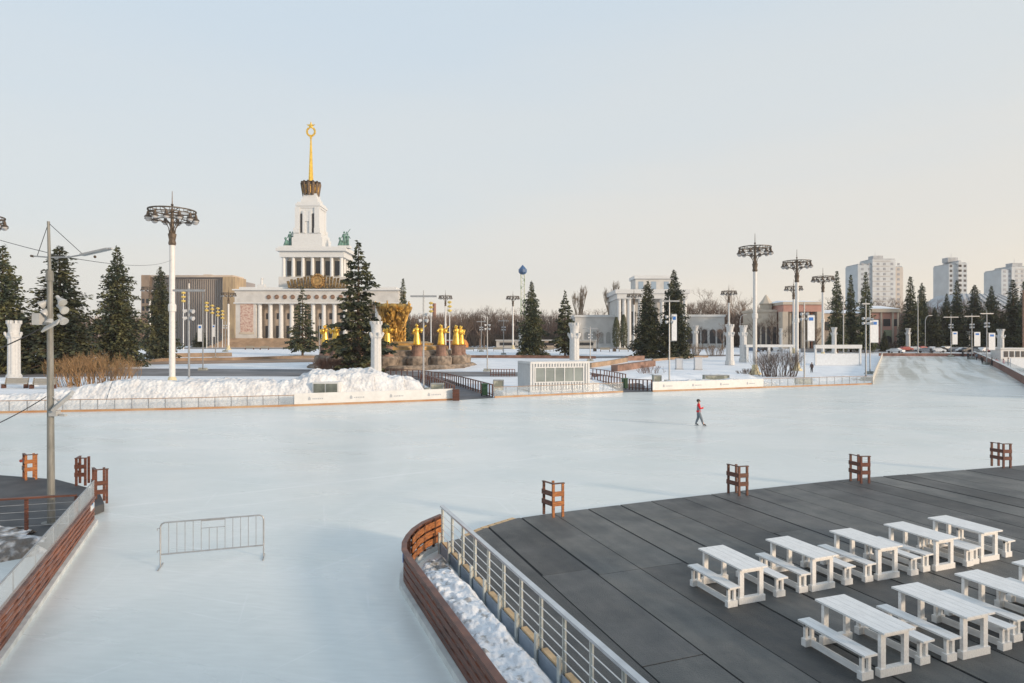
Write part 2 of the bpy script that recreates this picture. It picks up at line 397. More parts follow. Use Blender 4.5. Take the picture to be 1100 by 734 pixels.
# streaks running along the strips
mp_ = n_.new('ShaderNodeMapping'); mp_.vector_type = 'TEXTURE'; mp_.inputs['Rotation'].default_value = (0, 0, math.atan2(.345, .9386)); mp_.inputs['Scale'].default_value = (1/4, 1/.35, 1)
t_ = n_.new('ShaderNodeTexCoord'); l_.new(t_.outputs['Object'], mp_.inputs[0])
no_ = n_.new('ShaderNodeTexNoise'); no_.inputs['Scale'].default_value = 1.2; no_.inputs['Detail'].default_value = 6; l_.new(mp_.outputs[0], no_.inputs[0])
r_ = n_.new('ShaderNodeValToRGB'); r_.color_ramp.elements[0].position = .35; r_.color_ramp.elements[0].color = (.86, .87, .88, 1); r_.color_ramp.elements[1].position = .65; r_.color_ramp.elements[1].color = (1.12, 1.10, 1.07, 1)
l_.new(no_.outputs[0], r_.inputs[0])
at_ = n_.new('ShaderNodeVertexColor'); at_.layer_name = 'tone'
b_ = n_['Principled BSDF']; src = b_.inputs['Base Color'].links[0].from_socket
for other in (r_.outputs[0], at_.outputs[0]):
    x_ = n_.new('ShaderNodeMix'); x_.data_type = 'RGBA'; x_.blend_type = 'MULTIPLY'; x_.inputs[0].default_value = 1
    l_.new(src, x_.inputs[6]); l_.new(other, x_.inputs[7]); src = x_.outputs[2]
l_.new(src, b_.inputs['Base Color'])
n2_ = n_.new('ShaderNodeTexNoise'); n2_.inputs['Scale'].default_value = .45; n2_.inputs['Detail'].default_value = 8; l_.new(t_.outputs['Object'], n2_.inputs[0])
mr_2 = n_.new('ShaderNodeMapRange'); mr_2.inputs[1].default_value = .4; mr_2.inputs[2].default_value = .62; mr_2.inputs[3].default_value = .36; mr_2.inputs[4].default_value = .66; l_.new(n2_.outputs[0], mr_2.inputs[0]); l_.new(mr_2.outputs[0], b_.inputs['Roughness'])
bm = bmesh.new(); tone = bm.loops.layers.color.new('tone')
seams = [3.2, 5.60, 6.85, 8.0, 9.24, 10.45, 11.7, 12.98, 14.2, 15.4, 16.6, 17.8, 19.0, 20.2, 21.4, 22.6, 23.8, 25, 27, 29, 32, 36, 42]
rnd = random.Random(3)
cuts = {1: [(-13.3, .012), (-9.0, .02)], 2: [(-12.9, .02), (-7.2, .02)], 3: [(-12.9, .016)], 5: [(-16.2, .012)], 7: [(-14.0, .02)], 9: [(-16.5, .02)]}
for i, (a, b) in enumerate(zip(seams, seams[1:])):
    us = [-40]+[c[0] for c in cuts.get(i, [])]+[10]
    for ua, ub in zip(us, us[1:]):
        sub = bmesh.new()
        sub.faces.new([sub.verts.new((p.x, p.y, 0)) for p in deck_poly])
        gap = rnd.choice([.022, .030, .050, .065])
        g2 = .014
        for no, co, in ((-V, V*(a+gap)), (V, V*(b-.006)), (-U, U*(ua+g2)), (U, U*(ub-.004))):
            geom = sub.verts[:]+sub.edges[:]+sub.faces[:]
            if geom: bmesh.ops.bisect_plane(sub, geom=geom, plane_co=co, plane_no=no, clear_outer=True)
        if not sub.faces: sub.free(); continue
        zt = DZ+rnd.uniform(0, .008); k = rnd.uniform(.80, 1.16)
        for f in sub.faces:
            vs = [bm.verts.new((v.co.x, v.co.y, zt)) for v in f.verts]
            try: nf = bm.faces.new(vs)
            except ValueError: continue
            for lp in nf.loops: lp[tone] = (k, k, k*1.01, 1)
            r = bmesh.ops.extrude_face_region(bm, geom=[nf])
            for v in r['geom']:
                if isinstance(v, bmesh.types.BMVert): v.co.z = DZ-.010
        sub.free()
for f in bm.faces:
    for lp in f.loops:
        if lp[tone][0] == 0: lp[tone] = (.6, .6, .6, 1)
bmesh.ops.recalc_face_normals(bm, faces=bm.faces)
me = bpy.data.meshes.new('deck_felt'); bm.to_mesh(me); bm.free(); me.materials.append(felt)
o = bpy.data.objects.new('deck_felt', me); COL.objects.link(o); o['kind'] = 'structure'
# pale timber edging where the felt stops short
k = MB()
for a, b in zip(deck_edge, deck_edge[1:3]):
    d = (b-a); n = int(d.length/.33)+1
    for i in range(n):
        p = a+d*((i+.06)/n); q = a+d*((i+.94)/n)
        nn = Vector((-d.y, d.x, 0)).normalized()*.09
        k.beam(p+nn+Vector((0, 0, -.035)), q+nn+Vector((0, 0, -.035)), .16, .07)
tag(k.build('deck_kerb', palewood), None, None, kind='structure')
# left platform
lp = [G(-60, 512, DZ), G(0, 510.5, DZ), G(60, 515, DZ), G(106, 527, DZ), G(112, 541, DZ), G(96, 547, DZ), G(58, 583, DZ), G(-120, 590, DZ)]
mb = MB(); mb.prism([(p.x, p.y) for p in lp], .02, DZ)
tag(mb.build('platform', mat('left_felt', (.05, .052, .056), .7, c2=(.085, .086, .09), scale=1.3, bump=.3, bscale=50, detail=9)), None, None, kind='structure')

# foot bridge the picture is taken from: slab and parapet behind the camera
mb = MB(); mb.box((0, -2.4, 3.95), (90, 5.0, .5)); mb.box((0, .05, 4.72), (90, .12, 1.04)); mb.box((0, -4.8, 4.72), (90, .12, 1.04))
tag(mb.build('bridge', graycon), None, None, kind='structure')

# ------------------------------------------------------------------ snow banks
def heap(name, pts, width, heights, m, seed=0, rough=.35, nx=160, ny=26, z0=0.0, lump=.35):
    """a ridge of heaped snow along a polyline; heights at each point"""
    P = [Vector((p[0], p[1], 0)) for p in pts]; L = [0]
    for a, b in zip(P, P[1:]): L.append(L[-1]+(b-a).length)
    mb = MB(); vs = []
    for i in range(nx+1):
        s = L[-1]*i/nx; k = 0
        while k < len(L)-2 and s > L[k+1]: k += 1
        t = (s-L[k])/(L[k+1]-L[k]); c = P[k].lerp(P[k+1], t); h = heights[k]+(heights[k+1]-heights[k])*t
        d = (P[k+1]-P[k]).normalized(); n = Vector((-d.y, d.x, 0))
        w = width if not isinstance(width, list) else width[k]+(width[k+1]-width[k])*t
        edge = min(1, i/(nx*.03), (nx-i)/(nx*.03))
        for j in range(ny+1):
            q = j/ny; p = c+n*(q-.5)*w
            prof = min(1, q/.22)**.7*min(1, (1-q)/.3)**.8
            nz = fbm(p.x*.3+seed, p.y*.3, 0, 4)*rough*.8+fbm(p.x*1.6, p.y*1.6+seed, 3, 5)*rough*lump+(abs(fbm(p.x*3.0, p.y*3.0, seed, 3))*rough*.75 if lump > .5 else 0)
            z = (h*(1+nz*.6)+nz*rough)*prof*edge
            vs.append((p.x, p.y, z0+zg(p.y)+z-.03))
    fs = [(i*(ny+1)+j, (i+1)*(ny+1)+j, (i+1)*(ny+1)+j+1, i*(ny+1)+j+1) for i in range(nx) for j in range(ny)]
    mb.add(vs, fs)
    o = mb.build(name, m, smooth=True); o['kind'] = 'structure'; return o
def off(px, py, dy): p = T(px, py); return Vector((p.x*(1+dy/p.y), p.y+dy, 0))
heap('snow_bank', [off(-60, 445, 4), off(40, 443, 4), off(85, 442, 4), off(130, 441, 4), off(200, 440, 4), off(300, 437, 4), off(335, 436, 4.2), off(400, 434, 4.5), off(432, 433, 4.5), off(462, 432, 3.5)],
     [5.5, 5.5, 6, 6, 6, 6, 6.5, 6.5, 6, 3.5], [1.1, 1.2, 1.7, 2.15, 2.2, 2.15, 2.7, 2.75, 2.3, 1.2], snowbank, 3, .30, nx=420, ny=44)
heap('snow_bank', [off(701, 421, 2.8), off(740, 419.7, 3), off(800, 417.5, 3), off(830, 416.4, 2.5)], 4.5, [.9, 1.1, .9, .5], snowbank, 11, .35, nx=220, ny=40)
heap('snow_bank', [off(534, 427.5, 2.0), off(560, 426.3, 2.0)], 3.0, [.6, .5], snowbank, 17, .3, nx=40)
def inner(t, off): p = RA.lerp(RB, t); return p-V*off
heap('snow_bank', [inner(.05, .36), inner(.11, .56), inner(.17, .68), inner(.24, .72)], [.5, .9, 1.15, 1.2], [.1, .30, .38, .2], dirty, 29, .3, nx=110, ny=40, lump=.9)
heap('snow_bank', [inner(.10, .52), inner(.17, .70), inner(.3, .74), inner(.6, .74), inner(1.0, .74)], [.8, 1.2, 1.28, 1.28, 1.28], [.10, .36, .44, .42, .44], mat('heaped_snow', (.80, .83, .87), .7, c2=(.42, .41, .40), scale=5, bump=.8, bscale=9, detail=12, lo=.34, hi=.44, bdist=.06, chunks=5), 23, .26, nx=420, ny=60, lump=.9)
heap('snow_bank', [G(-60, 590), G(0, 592), G(28, 590), G(52, 583)], [3.0, 2.6, 2.0, .8], [.55, .5, .4, .15], dirty, 31, .3, nx=90, ny=40)
# ground wears its snow unevenly around the fountain gardens
heap('snow_bank', [T(640, 412), T(690, 405), T(760, 404), T(812, 405)], [8, 14, 14, 10], [.3, .5, .5, .3], snow, 41, .3, nx=120, ny=40)
heap('snow_bank', [T(860, 408), T(900, 407), T(926, 407)], [6, 9, 5], [.4, .5, .3], snow, 43, .3, nx=80, ny=30)
heap('snow_bank', [T(-60, 414), T(0, 413.5), T(60, 413)], [16, 14, 10], [.8, .7, .5], snow, 47, .3, nx=80, ny=30)

# ------------------------------------------------------------------ haze (closed box round the scene, sky outside)
HAZE = .00013
hb = MB(); hb.box((0, 480, 59), (1500, 1160, 122))
hm = bpy.data.materials.new('haze'); hm.use_nodes = True; hn = hm.node_tree.nodes; hn.clear()
ho = hn.new('ShaderNodeOutputMaterial'); hv = hn.new('ShaderNodeVolumePrincipled')
hv.inputs['Color'].default_value = (.93, .93, .95, 1); hv.inputs['Density'].default_value = HAZE
hm.node_tree.links.new(hv.outputs[0], ho.inputs['Volume'])
tag(hb.build('haze', hm), None, None, kind='stuff')

# ================================================================== FAR BUILDINGS
def window_parts(parent, spots, w, h, m, name='window', depth=.12, frame=None, rz=0):
    """one mesh, shared by copies, one part per window"""
    first = None
    for (x, y, z) in spots:
        if first is None:
            k = MB(); k.box((0, 0, 0), (w, depth, h)); first = k.build(name, m, parent); first.location = (x, y, z)
            first.rotation_euler = (0, 0, rz)
        else:
            c = first.copy(); COL.objects.link(c); c.parent = parent; c.location = (x, y, z)

# ---- the main pavilion with its gilded spire
D0 = 263.0; PM = D0/F
def px0(p): return (p-338)*PM
c0 = A(338, D0, 0)
pav = thing('exhibition_pavilion', 'white colonnaded pavilion with a tiered tower and a golden spire', 'building', (c0.x, D0, 3.3))
def zz(py): return HZ(py, D0)-3.3
B0 = zz(363.5)
k = MB()
for i in range(9): k.box((0, 8-i*.8, (B0)*(i+1)/9/2), (72+i*0-0, 40-(8-i)*0+0+ (8-i)*1.6-12, B0*(i+1)/9)) if False else None
for i in range(8):
    hh = B0*(8-i)/8
    k.box((0, 11-i*.45-3, hh/2-.02*i), (70+i*1.4, 26+i*.9, hh))
k.build('stairs', tan, pav)
L_, R_ = px0(252), px0(427)
k = MB(); k.box(((L_+R_)/2, 14, (zz(312)+B0)/2), (R_-L_-1, 17, zz(312)-B0)); k.build('wall', beige, pav)
for s, a, b in ((0, 252, 274), (1, 405, 427)):
    k = MB(); k.box(((px0(a)+px0(b))/2, 3.5, (zz(326)+B0)/2), (px0(b)-px0(a), 5, zz(326)-B0))
    w_ = k.build('wing_wall', offwhite, pav)
    k = MB(); k.box(((px0(a+5)+px0(b-3))/2, .95, (zz(323)+zz(357))/2), (px0(b-3)-px0(a+5), .12, zz(323)-zz(357)))
    k.build('mural', mat('pale_red_mural', (.60, .48, .41), .8, c2=(.42, .25, .21), scale=1.3, detail=12, lo=.38, hi=.58), pav)
    k = MB()
    for (aa, bb, cc, dd) in ((a+4, b-2, 321, 323), (a+4, b-2, 357, 359)):
        k.box(((px0(aa)+px0(bb))/2, .9, (zz(cc)+zz(dd))/2), (px0(bb)-px0(aa), .2, zz(cc)-zz(dd)))
    k.build('mural_frame', cream, pav)
k = MB()
k.box(((L_+R_)/2, 6.4, (zz(312)+zz(326))/2), (R_-L_+.6, 11.4, zz(312)-zz(326)))
k.build('entablature', offwhite, pav)
k = MB()
k.box(((L_+R_)/2, 6.4, zz(311.3)), (R_-L_+2.2, 13, .55)); k.box(((L_+R_)/2, 6.4, zz(325.6)), (R_-L_+1.4, 12.2, .5)); k.box(((L_+R_)/2, 9, zz(309.4)), (R_-L_-2, 14, 1.1))
k.build('cornice', white, pav)
colx = [276.8+11.55*i for i in range(12)]
for i, x in enumerate(colx):
    k = MB(); k.lathe([(1.15, 0), (1.15, .4), (.98, .5), (.85, zz(328)-B0-.2), (1.1, zz(327)-B0), (1.2, zz(326)-B0)], 14, (px0(x), 2.3, B0))
    k.build('column', white, pav, smooth=False)
med = None
for i in range(13):
    x = px0(288+i*8.6)
    if med is None:
        k = MB(); k.tube((0, 0, 0), (0, -.35, 0), .98, .85, 16); med = k.build('medallion', mat('terracotta_disc', (.20, .12, .08), .7, var=.4, scale=1), pav); med.location = (x, .68, zz(319))
    else:
        c = med.copy(); COL.objects.link(c); c.parent = pav; c.location = (x, .68, zz(319))
window_parts(pav, [(px0(282.5+11.55*i), 5.4, B0+2.7) for i in range(11)], 2.1, 5.4, darkwin, 'doorway')
window_parts(pav, [(px0(282.5+11.55*i), 5.4, B0+9.5) for i in range(11)], 1.5, 2.6, darkwin)
# gilded emblem with flags above the colonnade
k = MB(); cx = px0(341)
for i in range(-9, 10):
    hgt = 6.2-abs(i)*.30-(.4 if i % 2 else 0); x = cx+i*1.32
    lean = i*.10
    k.add([(x-.52, 1.2, 0), (x+.52, 1.2, 0), (x+.50+lean, 1.2, hgt), (x-.50+lean, 1.2, hgt*.97), (x-.52, .55-abs(i) % 2*.3, 0), (x+.52, .55-abs(i) % 2*.3, 0), (x+.50+lean, .7, hgt), (x-.50+lean, .7, hgt*.97)],
          [(0, 1, 2, 3), (7, 6, 5, 4), (0, 4, 5, 1), (1, 5, 6, 2), (2, 6, 7, 3), (3, 7, 4, 0)])
for v in range(len(k.v)): k.v[v] = (k.v[v][0], k.v[v][1], k.v[v][2]+zz(309.5))
k.build('flag_relief', mat('dark_gilt', (.30, .19, .07), .5, c2=(.09, .06, .03), scale=1.4, metal=.5, lo=.42, hi=.6), pav)
k = MB(); k.tube((cx, .5, zz(302)), (cx, -.1, zz(302)), 2.3, 2.0, 20)
for i in range(18):
    t = 2*math.pi*i/18; k.sphere((cx+2.5*math.cos(t), .2, zz(302)+2.7*math.sin(t)), .55, 6)
k.build('emblem', bronze, pav)
# middle storey
xa, xb = px0(296), px0(365); w3 = xb-xa; cx = (xa+xb)/2; DY = 13; DM = 15.0
k = MB(); k.box((cx, DY, (zz(296)+zz(312))/2), (w3+1.6, DM, zz(296)-zz(312))); k.build('wall', offwhite, pav)
k = MB(); k.box((cx, DY, (zz(274)+zz(296))/2), (w3-5.5, DM-4.5, zz(274)-zz(296))); k.build('wall', cream, pav)
k = MB(); k.box((cx, DY, (zz(268)+zz(274.5))/2), (w3+.6, DM+.6, zz(268)-zz(274.5))); k.box((cx, DY, zz(266.5)), (w3+3, DM+3, 1.2)); k.box((cx, DY, zz(264.2)), (w3+1.6, DM+1.6, .9))
k.build('cornice', white, pav)
fy = DY-DM/2+.9
xs = [cx-w3/2+1.1+(w3-2.2)*i/6 for i in range(7)]
for i, x in enumerate(xs):
    k = MB(); k.lathe([(.95, 0), (.80, .4), (.72, zz(275.5)-zz(296)), (.98, zz(274.5)-zz(296))], 12, (x, fy, zz(296))); k.build('column', white, pav)
for s in (-1, 1):
    for j in range(1, 4):
        k = MB(); k.lathe([(.95, 0), (.80, .4), (.72, zz(275.5)-zz(296)), (.98, zz(274.5)-zz(296))], 12, (cx+s*(w3/2-1.1), fy+j*4.4, zz(296))); k.build('column', white, pav)
window_parts(pav, [((xs[i]+xs[i+1])/2, DY-DM/2+2.2, (zz(278)+zz(294))/2) for i in range(6)], 2.1, zz(278)-zz(294), darkwin)
def zt(py): return HZ(py, D0+DY)-3.3
PT = (D0+13)/F*.84
# shaft of the tower
cx = (334-550)*(D0+13)/F-c0.x
k = MB()
for (a, y0, y1) in ((19, 257.5, 268), (17.5, 253.5, 258), (13.6, 225.5, 254), (14.6, 223.5, 226), (15.6, 221.5, 224), (14.0, 219.5, 222), (10.6, 215.5, 220), (9.2, 213.5, 216), (8.2, 209.5, 214)):
    k.box((cx+.4, DY, (zt(y0)+zt(y1))/2), (2*a*PT, 2*a*PT, zt(y0)-zt(y1)))
for s in (-1, 1):
    for q in (-1, 1):
        k.box((cx+s*12.2*PT, DY+q*12.2*PT, (zt(225)+zt(254))/2), (2.1, 2.1, zt(225)-zt(254)))
        k.box((cx+s*12.2*PT*1.06, DY+q*12.2*PT*1.06, zt(250)), (2.6, 2.6, 2.2))
for s in (-4.2, 4.2): k.box((cx+s*PT, DY-14.3*PT, (zt(229)+zt(252.5))/2), (1.0, .8, zt(229)-zt(252.5)))
k.box((cx, DY-14.2*PT, (zt(229)+zt(240))/2), (2.4, .5, zt(229)-zt(240)))
k.build('tower', white, pav)
window_parts(pav, [(cx+s*PT, DY-14.25*PT, (zt(232)+zt(252))/2) for s in (-7.3, 7.3)], .9, zt(232)-zt(252), darkwin)
k = MB()
for i in range(12):
    t = 2*math.pi*i/12
    x, y = cx+3.0*math.cos(t), DY+3.0*math.sin(t)
    k.tube((x, y, zt(211)), (cx+3.7*math.cos(t), DY+3.7*math.sin(t), zt(198)), .75, .95, 6)
    k.sphere((cx+3.8*math.cos(t), DY+3.8*math.sin(t), zt(197)), .65, 6)
k.lathe([(2.9, zt(211)), (2.4, zt(204)), (3.0, zt(196)), (1.4, zt(195))], 12, (cx, DY, 0))
k.build('figure_group', mat('brown_bronze', (.13, .085, .05), .5, c2=(.05, .035, .025), scale=1.5, metal=.4), pav)
k = MB()
for i in range(12):
    t = 2*math.pi*(i+.5)/12; k.sphere((cx+3.75*math.cos(t), DY+3.75*math.sin(t), zt(201)), .42, 6); k.tube((cx+3.5*math.cos(t), DY+3.5*math.sin(t), zt(209)), (cx+3.8*math.cos(t), DY+3.8*math.sin(t), zt(202)), .18, .25, 5)
k.build('gilding', oldgold, pav)
sp_ = MB(); sp_.lathe([(1.15, zt(196)), (1.0, zt(190)), (.34, zt(150)), (.3, zt(148))], 8, (cx, DY, 0))
sp_ = sp_.build('spire', gold, pav)
k = MB()
for i in range(14):
    t = math.pi*(1.12+.0)+math.pi*1.24*i/13-math.pi*.37+math.pi*.25
    t = R(-225)+R(270)*i/13
    k.sphere((cx+1.75*math.cos(t), DY, zt(141.6)+1.9*math.sin(t)), .52, 6)
k.sphere((cx, DY, zt(148)), .6, 8)
k.tube((cx, DY, zt(148)), (cx, DY, zt(145)), .25, .25, 6)
k.build('wreath', gold, sp_)
k = MB(); st = []
for i in range(10):
    r = 2.1 if i % 2 == 0 else .85; t = math.pi/2+i*math.pi/5; st.append((cx+r*math.cos(t), zt(135.5)+r*math.sin(t)))
vs = [(x, DY-.05, z) for x, z in st]+[(cx, DY-.5, zt(135.5)), (cx, DY+.5, zt(135.5))]+[]
fs = [(i, (i+1) % 10, 10) for i in range(10)]+[((i+1) % 10, i, 11) for i in range(10)]
k.add(vs, fs); k.build('star', gold, sp_)
def bronze_group(x, y, z, flip):
    k = MB(); k.box((x, y, z+.5), (5.2, 3.8, 1.0)); k.build('plinth', white, pav)
    k = MB(); z += 1
    for (dx, dy, h, arm) in ((-.2*flip, 0, 6.4, 1), (1.1*flip, .4, 5.6, 0)):
        X = x+dx
        k.tube((X-.35, y+dy, z), (X-.2, y+dy, z+h*.5), .42, .45, 8); k.tube((X+.4, y+dy-.2, z), (X+.2, y+dy, z+h*.5), .42, .45, 8)
        k.tube((X, y+dy, z+h*.45), (X, y+dy, z+h*.82), .62, .70, 8); k.sphere((X, y+dy, z+h*.93), .46, 8)
        k.tube((X+.55*flip, y+dy, z+h*.78), (X+1.3*flip, y+dy-.3, z+h*(.98 if arm else .6)), .24, .18, 6)
        k.tube((X-.55*flip, y+dy, z+h*.78), (X-1.0*flip, y+dy-.3, z+h*.55), .24, .20, 6)
    k.tube((x+1.2*flip, y-.3, z+5.6), (x+2.6*flip, y-.4, z+7.4), .16, .12, 5)
    k.tube((x-2.2*flip, y-.6, z), (x-1.4*flip, y-.6, z+2.6), .8, .7, 8); k.sphere((x-1.9*flip, y-.7, z+3.2), .6, 8); k.tube((x-1.2*flip, y-.5, z), (x-.6*flip, y-.5, z+2), .5, .5, 6)
    k.build('sculpture', green_bronze, pav)
bronze_group(px0(304.5), fy+2, zz(263.8), 1)
bronze_group(px0(364.5), fy+2, zz(263.8), 1)
k = MB(); k.box((0, 0, .8), (3, 2, 1.6)); k.tube((0, 0, 1.6), (0, 0, 3.8), .6, .4, 8); k.sphere((0, 0, 4.2), .5, 8); k.tube((0, 0, 3.4), (1.2, 0, 4.2), .2, .15, 6)
for v in range(len(k.v)): a = k.v[v]; k.v[v] = (a[0]+px0(277), a[1]+4, a[2]+zz(309))
k.build('sculpture', white, pav)

# ---- grey-brown hall to the left of it
D1 = 335.0; P1 = D1/F
hall = thing('exhibition_hall', 'long flat-roofed grey hall with vertical ribs behind the left spruces', 'building', A(204, D1))
def h1(py): return HZ(py, D1)-3.3
k = MB(); k.box((-2, 20, h1(298)/2), (84*P1, 38, h1(298))); k.build('wall', mat('blue_grey_panels', (.29, .26, .25), .7, c2=(.23, .215, .215), scale=1.0, stretch=(1.6, .1, .02)), hall)
k = MB()
for i in range(36):
    x = -2-42*P1+84*P1*(i+.5)/36
    k.box((x, .7, h1(300)/2), (.35, .7, h1(300)))
k.build('rib', mat('rib_brown', (.36, .31, .27), .8), hall)
k = MB(); k.box((-45.5*P1, 18, h1(296)/2), (9*P1, 40, h1(296))); k.build('end_block', mat('brown_block', (.34, .24, .17), .8, var=.15, scale=.3), hall)
k = MB(); k.box((44.5*P1, 4, h1(298)/2), (13*P1, 14, h1(298))); k.build('end_block', mat('gilt_block', (.46, .34, .20), .7, c2=(.30, .22, .14), scale=.5, stretch=(3, 1, .3)), hall)
k = MB(); k.box((0, 6, h1(297)), (94*P1, 14, 1.1)); k.box((10*P1, 14, h1(295.5)), (9*P1, 10, 2.4)); k.build('roof', beige, hall)
window_parts(hall, [(-45.5*P1+dx, -2.06, z) for dx in (-1.1, 1.1) for z in (4, 8, 12, 16, 20, 24)], 1.3, 2.4, darkwin)

# ---- white pavilion with side wings
D2 = 240.0; P2 = D2/F
wp = thing('columned_pavilion', 'white classical pavilion with a tall portico behind the twin spruces', 'building', A(700, D2))
def h2(py): return HZ(py, D2)-3.3
def x2(p): return (p-700)*P2
def bx(k, a, b, y0, y1, top, bot=374, hf=h2, xf=x2):
    k.box(((xf(a)+xf(b))/2, (y0+y1)/2, (hf(top)+hf(bot))/2), (xf(b)-xf(a), y1-y0, hf(top)-hf(bot)))
k = MB(); bx(k, 664, 738, 3, 26, 314); k.build('wall', offwhite, wp)
k = MB(); bx(k, 620, 664, 8, 22, 339.5); k.build('wing_wall', offwhite, wp)
k = MB(); bx(k, 738, 783, 5, 20, 339.5); k.build('wing_wall', offwhite, wp)
k = MB(); bx(k, 619, 664, 7.6, 22.4, 337.5, 340); bx(k, 738, 784, 4.6, 20.4, 337.5, 340); k.build('wing_cornice', white, wp)
k = MB(); bx(k, 661, 741, -.5, 27, 311, 315.5); bx(k, 663, 739, 0, 26, 315.5, 321); k.build('entablature', white, wp)
k = MB(); bx(k, 686, 726, 6, 16, 297); k.build('tower', offwhite, wp)
k = MB(); bx(k, 684.5, 728, 5.3, 16.7, 294.5, 298); k.build('tower_cornice', white, wp)
for x in (665.5, 671, 676.5, 688, 700, 712, 724, 730, 736.5):
    k = MB(); k.lathe([(.95, 0), (.82, .3), (.75, h2(323)), (1.0, h2(321))], 12, (x2(x), 1.2, 0)); k.build('column', white, wp)
window_parts(wp, [(x2(x), 2.95, h2(347)) for x in (668.5, 682, 694, 706, 718, 733)], 1.7, 9, darkwin)
window_parts(wp, [(x2(x), 5.95, h2(306)) for x in (692, 706, 720)], 1.9, 3.6, mat('sky_glass', (.30, .38, .47), .2, var=.1))
def arch_windows(parent, xs, y, z0, w, h, m, name='window'):
    for x in xs:
        k = MB(); pts = [(-w/2, 0), (w/2, 0), (w/2, h-w/2)]+[(w/2*math.cos(t), h-w/2+w/2*math.sin(t)) for t in [math.pi*j/8 for j in range(1, 8)]]+[(-w/2, h-w/2)]
        n = len(pts); k.add([(a, -.08, b) for a, b in pts]+[(a, .08, b) for a, b in pts], [tuple(range(n)), tuple(range(2*n-1, n-1, -1))]+[(i, n+i, n+(i+1) % n, (i+1) % n) for i in range(n)])
        o = k.build(name, m, parent); o.location = (x, y, z0)
arch_windows(wp, [x2(x) for x in (745, 753, 761, 770, 778)], 4.9, 1.6, 2.2, 5.6, darkwin)
arch_windows(wp, [x2(x) for x in (625, 633, 641, 649, 657)], 7.9, 1.6, 1.8, 4.6, mat('pale_glass', (.33, .33, .32), .3, var=.15))

# ---- pink pavilion on the right, with long wing
D3 = 222.0; P3 = D3/F
pp = thing('pink_pavilion', 'pink and beige pavilion with snow on its roof behind the three spruces', 'building', A(900, D3))
def h3(py): return HZ(py, D3)-zg(D3)
def x3(p): return (p-900)*P3
def b3(k, a, b, y0, y1, top, bot=375): bx(k, a, b, y0, y1, top, bot, h3, x3)
k = MB(); b3(k, 843, 879, 4, 18, 330); k.build('wall', pink, pp)
k = MB(); b3(k, 841, 882, -.5, 18, 327, 335); k.build('portico_band', pink, pp)
k = MB(); b3(k, 840, 883, -1, 18.5, 324.5, 327.5); b3(k, 840, 846, -.6, 3, 335); b3(k, 877, 883, -.6, 3, 335); k.build('portico_frame', cream, pp)
for x in (850, 856.5, 863, 869.5):
    k = MB(); k.lathe([(.62, 0), (.5, .3), (.46, h3(336)), (.6, h3(335))], 10, (x3(x), 1, 0)); k.build('column', cream, pp)
k = MB(); b3(k, 847, 876, 3.6, 3.9, 337); k.build('doorway', darkwin, pp)
k = MB(); b3(k, 816, 841, 5, 16, 334); k.build('wing_wall', cream, pp)
arch_windows(pp, [x3(x) for x in (820, 826, 832, 838)], 4.9, 1.5, 1.3, 6.5, darkwin)
k = MB(); b3(k, 815, 842, 4.5, 16.5, 346, 347.2); b3(k, 815, 842, 4.5, 16.5, 332, 334.5); k.lathe([(2.2, h3(334)), (2.2, h3(326)), (2.7, h3(325)), (1.6, h3(321)), (.3, h3(315))], 8, (x3(834), 9, 0)); k.build('turret', cream, pp)
k = MB(); b3(k, 883, 937, 5, 18, 336); k.build('wing_wall', beige, pp)
k = MB(); b3(k, 937, 969, 2, 18, 335); k.build('end_wall', pink, pp)
k = MB(); b3(k, 936, 970, 1.2, 18.6, 331.5, 335.5)
for x in (938, 950, 962.5, 968): b3(k, x-.9, x+.9, 1.7, 2, 335.5)
k.build('cornice', cream, pp)
k = MB()
for a, b, y0, y1, lo_, hi_ in ((883, 937, 4.5, 18.5, 336, 331.5), (936, 970, 1.2, 18.6, 331.5, 327), (840, 883, -1, 18.5, 324.5, 321.5)):
    xa, xb = x3(a), x3(b); ym = (y0+y1)/2; zl, zh = h3(lo_), h3(hi_)
    k.add([(xa, y0, zl), (xb, y0, zl), (xb, y1, zl), (xa, y1, zl), (xa+2, ym, zh), (xb-2, ym, zh)], [(0, 1, 5, 4), (2, 3, 4, 5), (1, 2, 5), (3, 0, 4), (3, 2, 1, 0)])
k.build('roof', snow, pp)
window_parts(pp, [(x3(x), 1.96, h3(346.5)) for x in (944.2, 956.2, 965.8)], 2.5, 2.6, darkwin)
for x in (956.8,):
    k = MB(); b3(k, x-4.2, x+4.2, 1.75, 1.95, 354.5); k.build('door_surround', mat('sage_plaster', (.25, .28, .19), .8), pp)
    arch_windows(pp, [x3(x)], 1.65, 0, 2.6, 4.6, darkwin, 'door')
window_parts(pp, [(x3(x), 4.96, h3(350)) for x in (888, 896, 904, 912, 920, 928)], 1.6, 3.2, darkwin)

# ---- large grey-roofed hall on the far right
D4 = 275.0; P4 = D4/F
gh = thing('glass_roof_hall', 'wide low hall with a pale sloping roof behind the right-hand spruces', 'building', A(1066, D4))
k = MB(); k.box((0, 20, 8), (104*P4, 36, 16)); k.build('wall', mat('pale_panels', (.55, .55, .54), .6, var=.08), gh)
k = MB(); xa, xb = -30*P4, 30*P4
k.add([(xa, 1, 16), (xb+10, 1, 16), (xb+10, 39, 16), (xa, 39, 16), (xa+8, 14, 24.5), (xb+2, 14, 24.5), (xb+2, 30, 24.5), (xa+8, 30, 24.5)], [(0, 1, 5, 4), (1, 2, 6, 5), (2, 3, 7, 6), (3, 0, 4, 7), (4, 5, 6, 7), (3, 2, 1, 0)])
for i in range(9):
    t = (i+.5)/9; k.beam((xa+(xb+10-xa)*t, .9, 16.2), (xa+8+(xb-xa-6)*t, 13.9, 24.7), .3, .3)
k.build('roof', mat('grey_roof', (.42, .44, .46), .5, var=.1), gh)

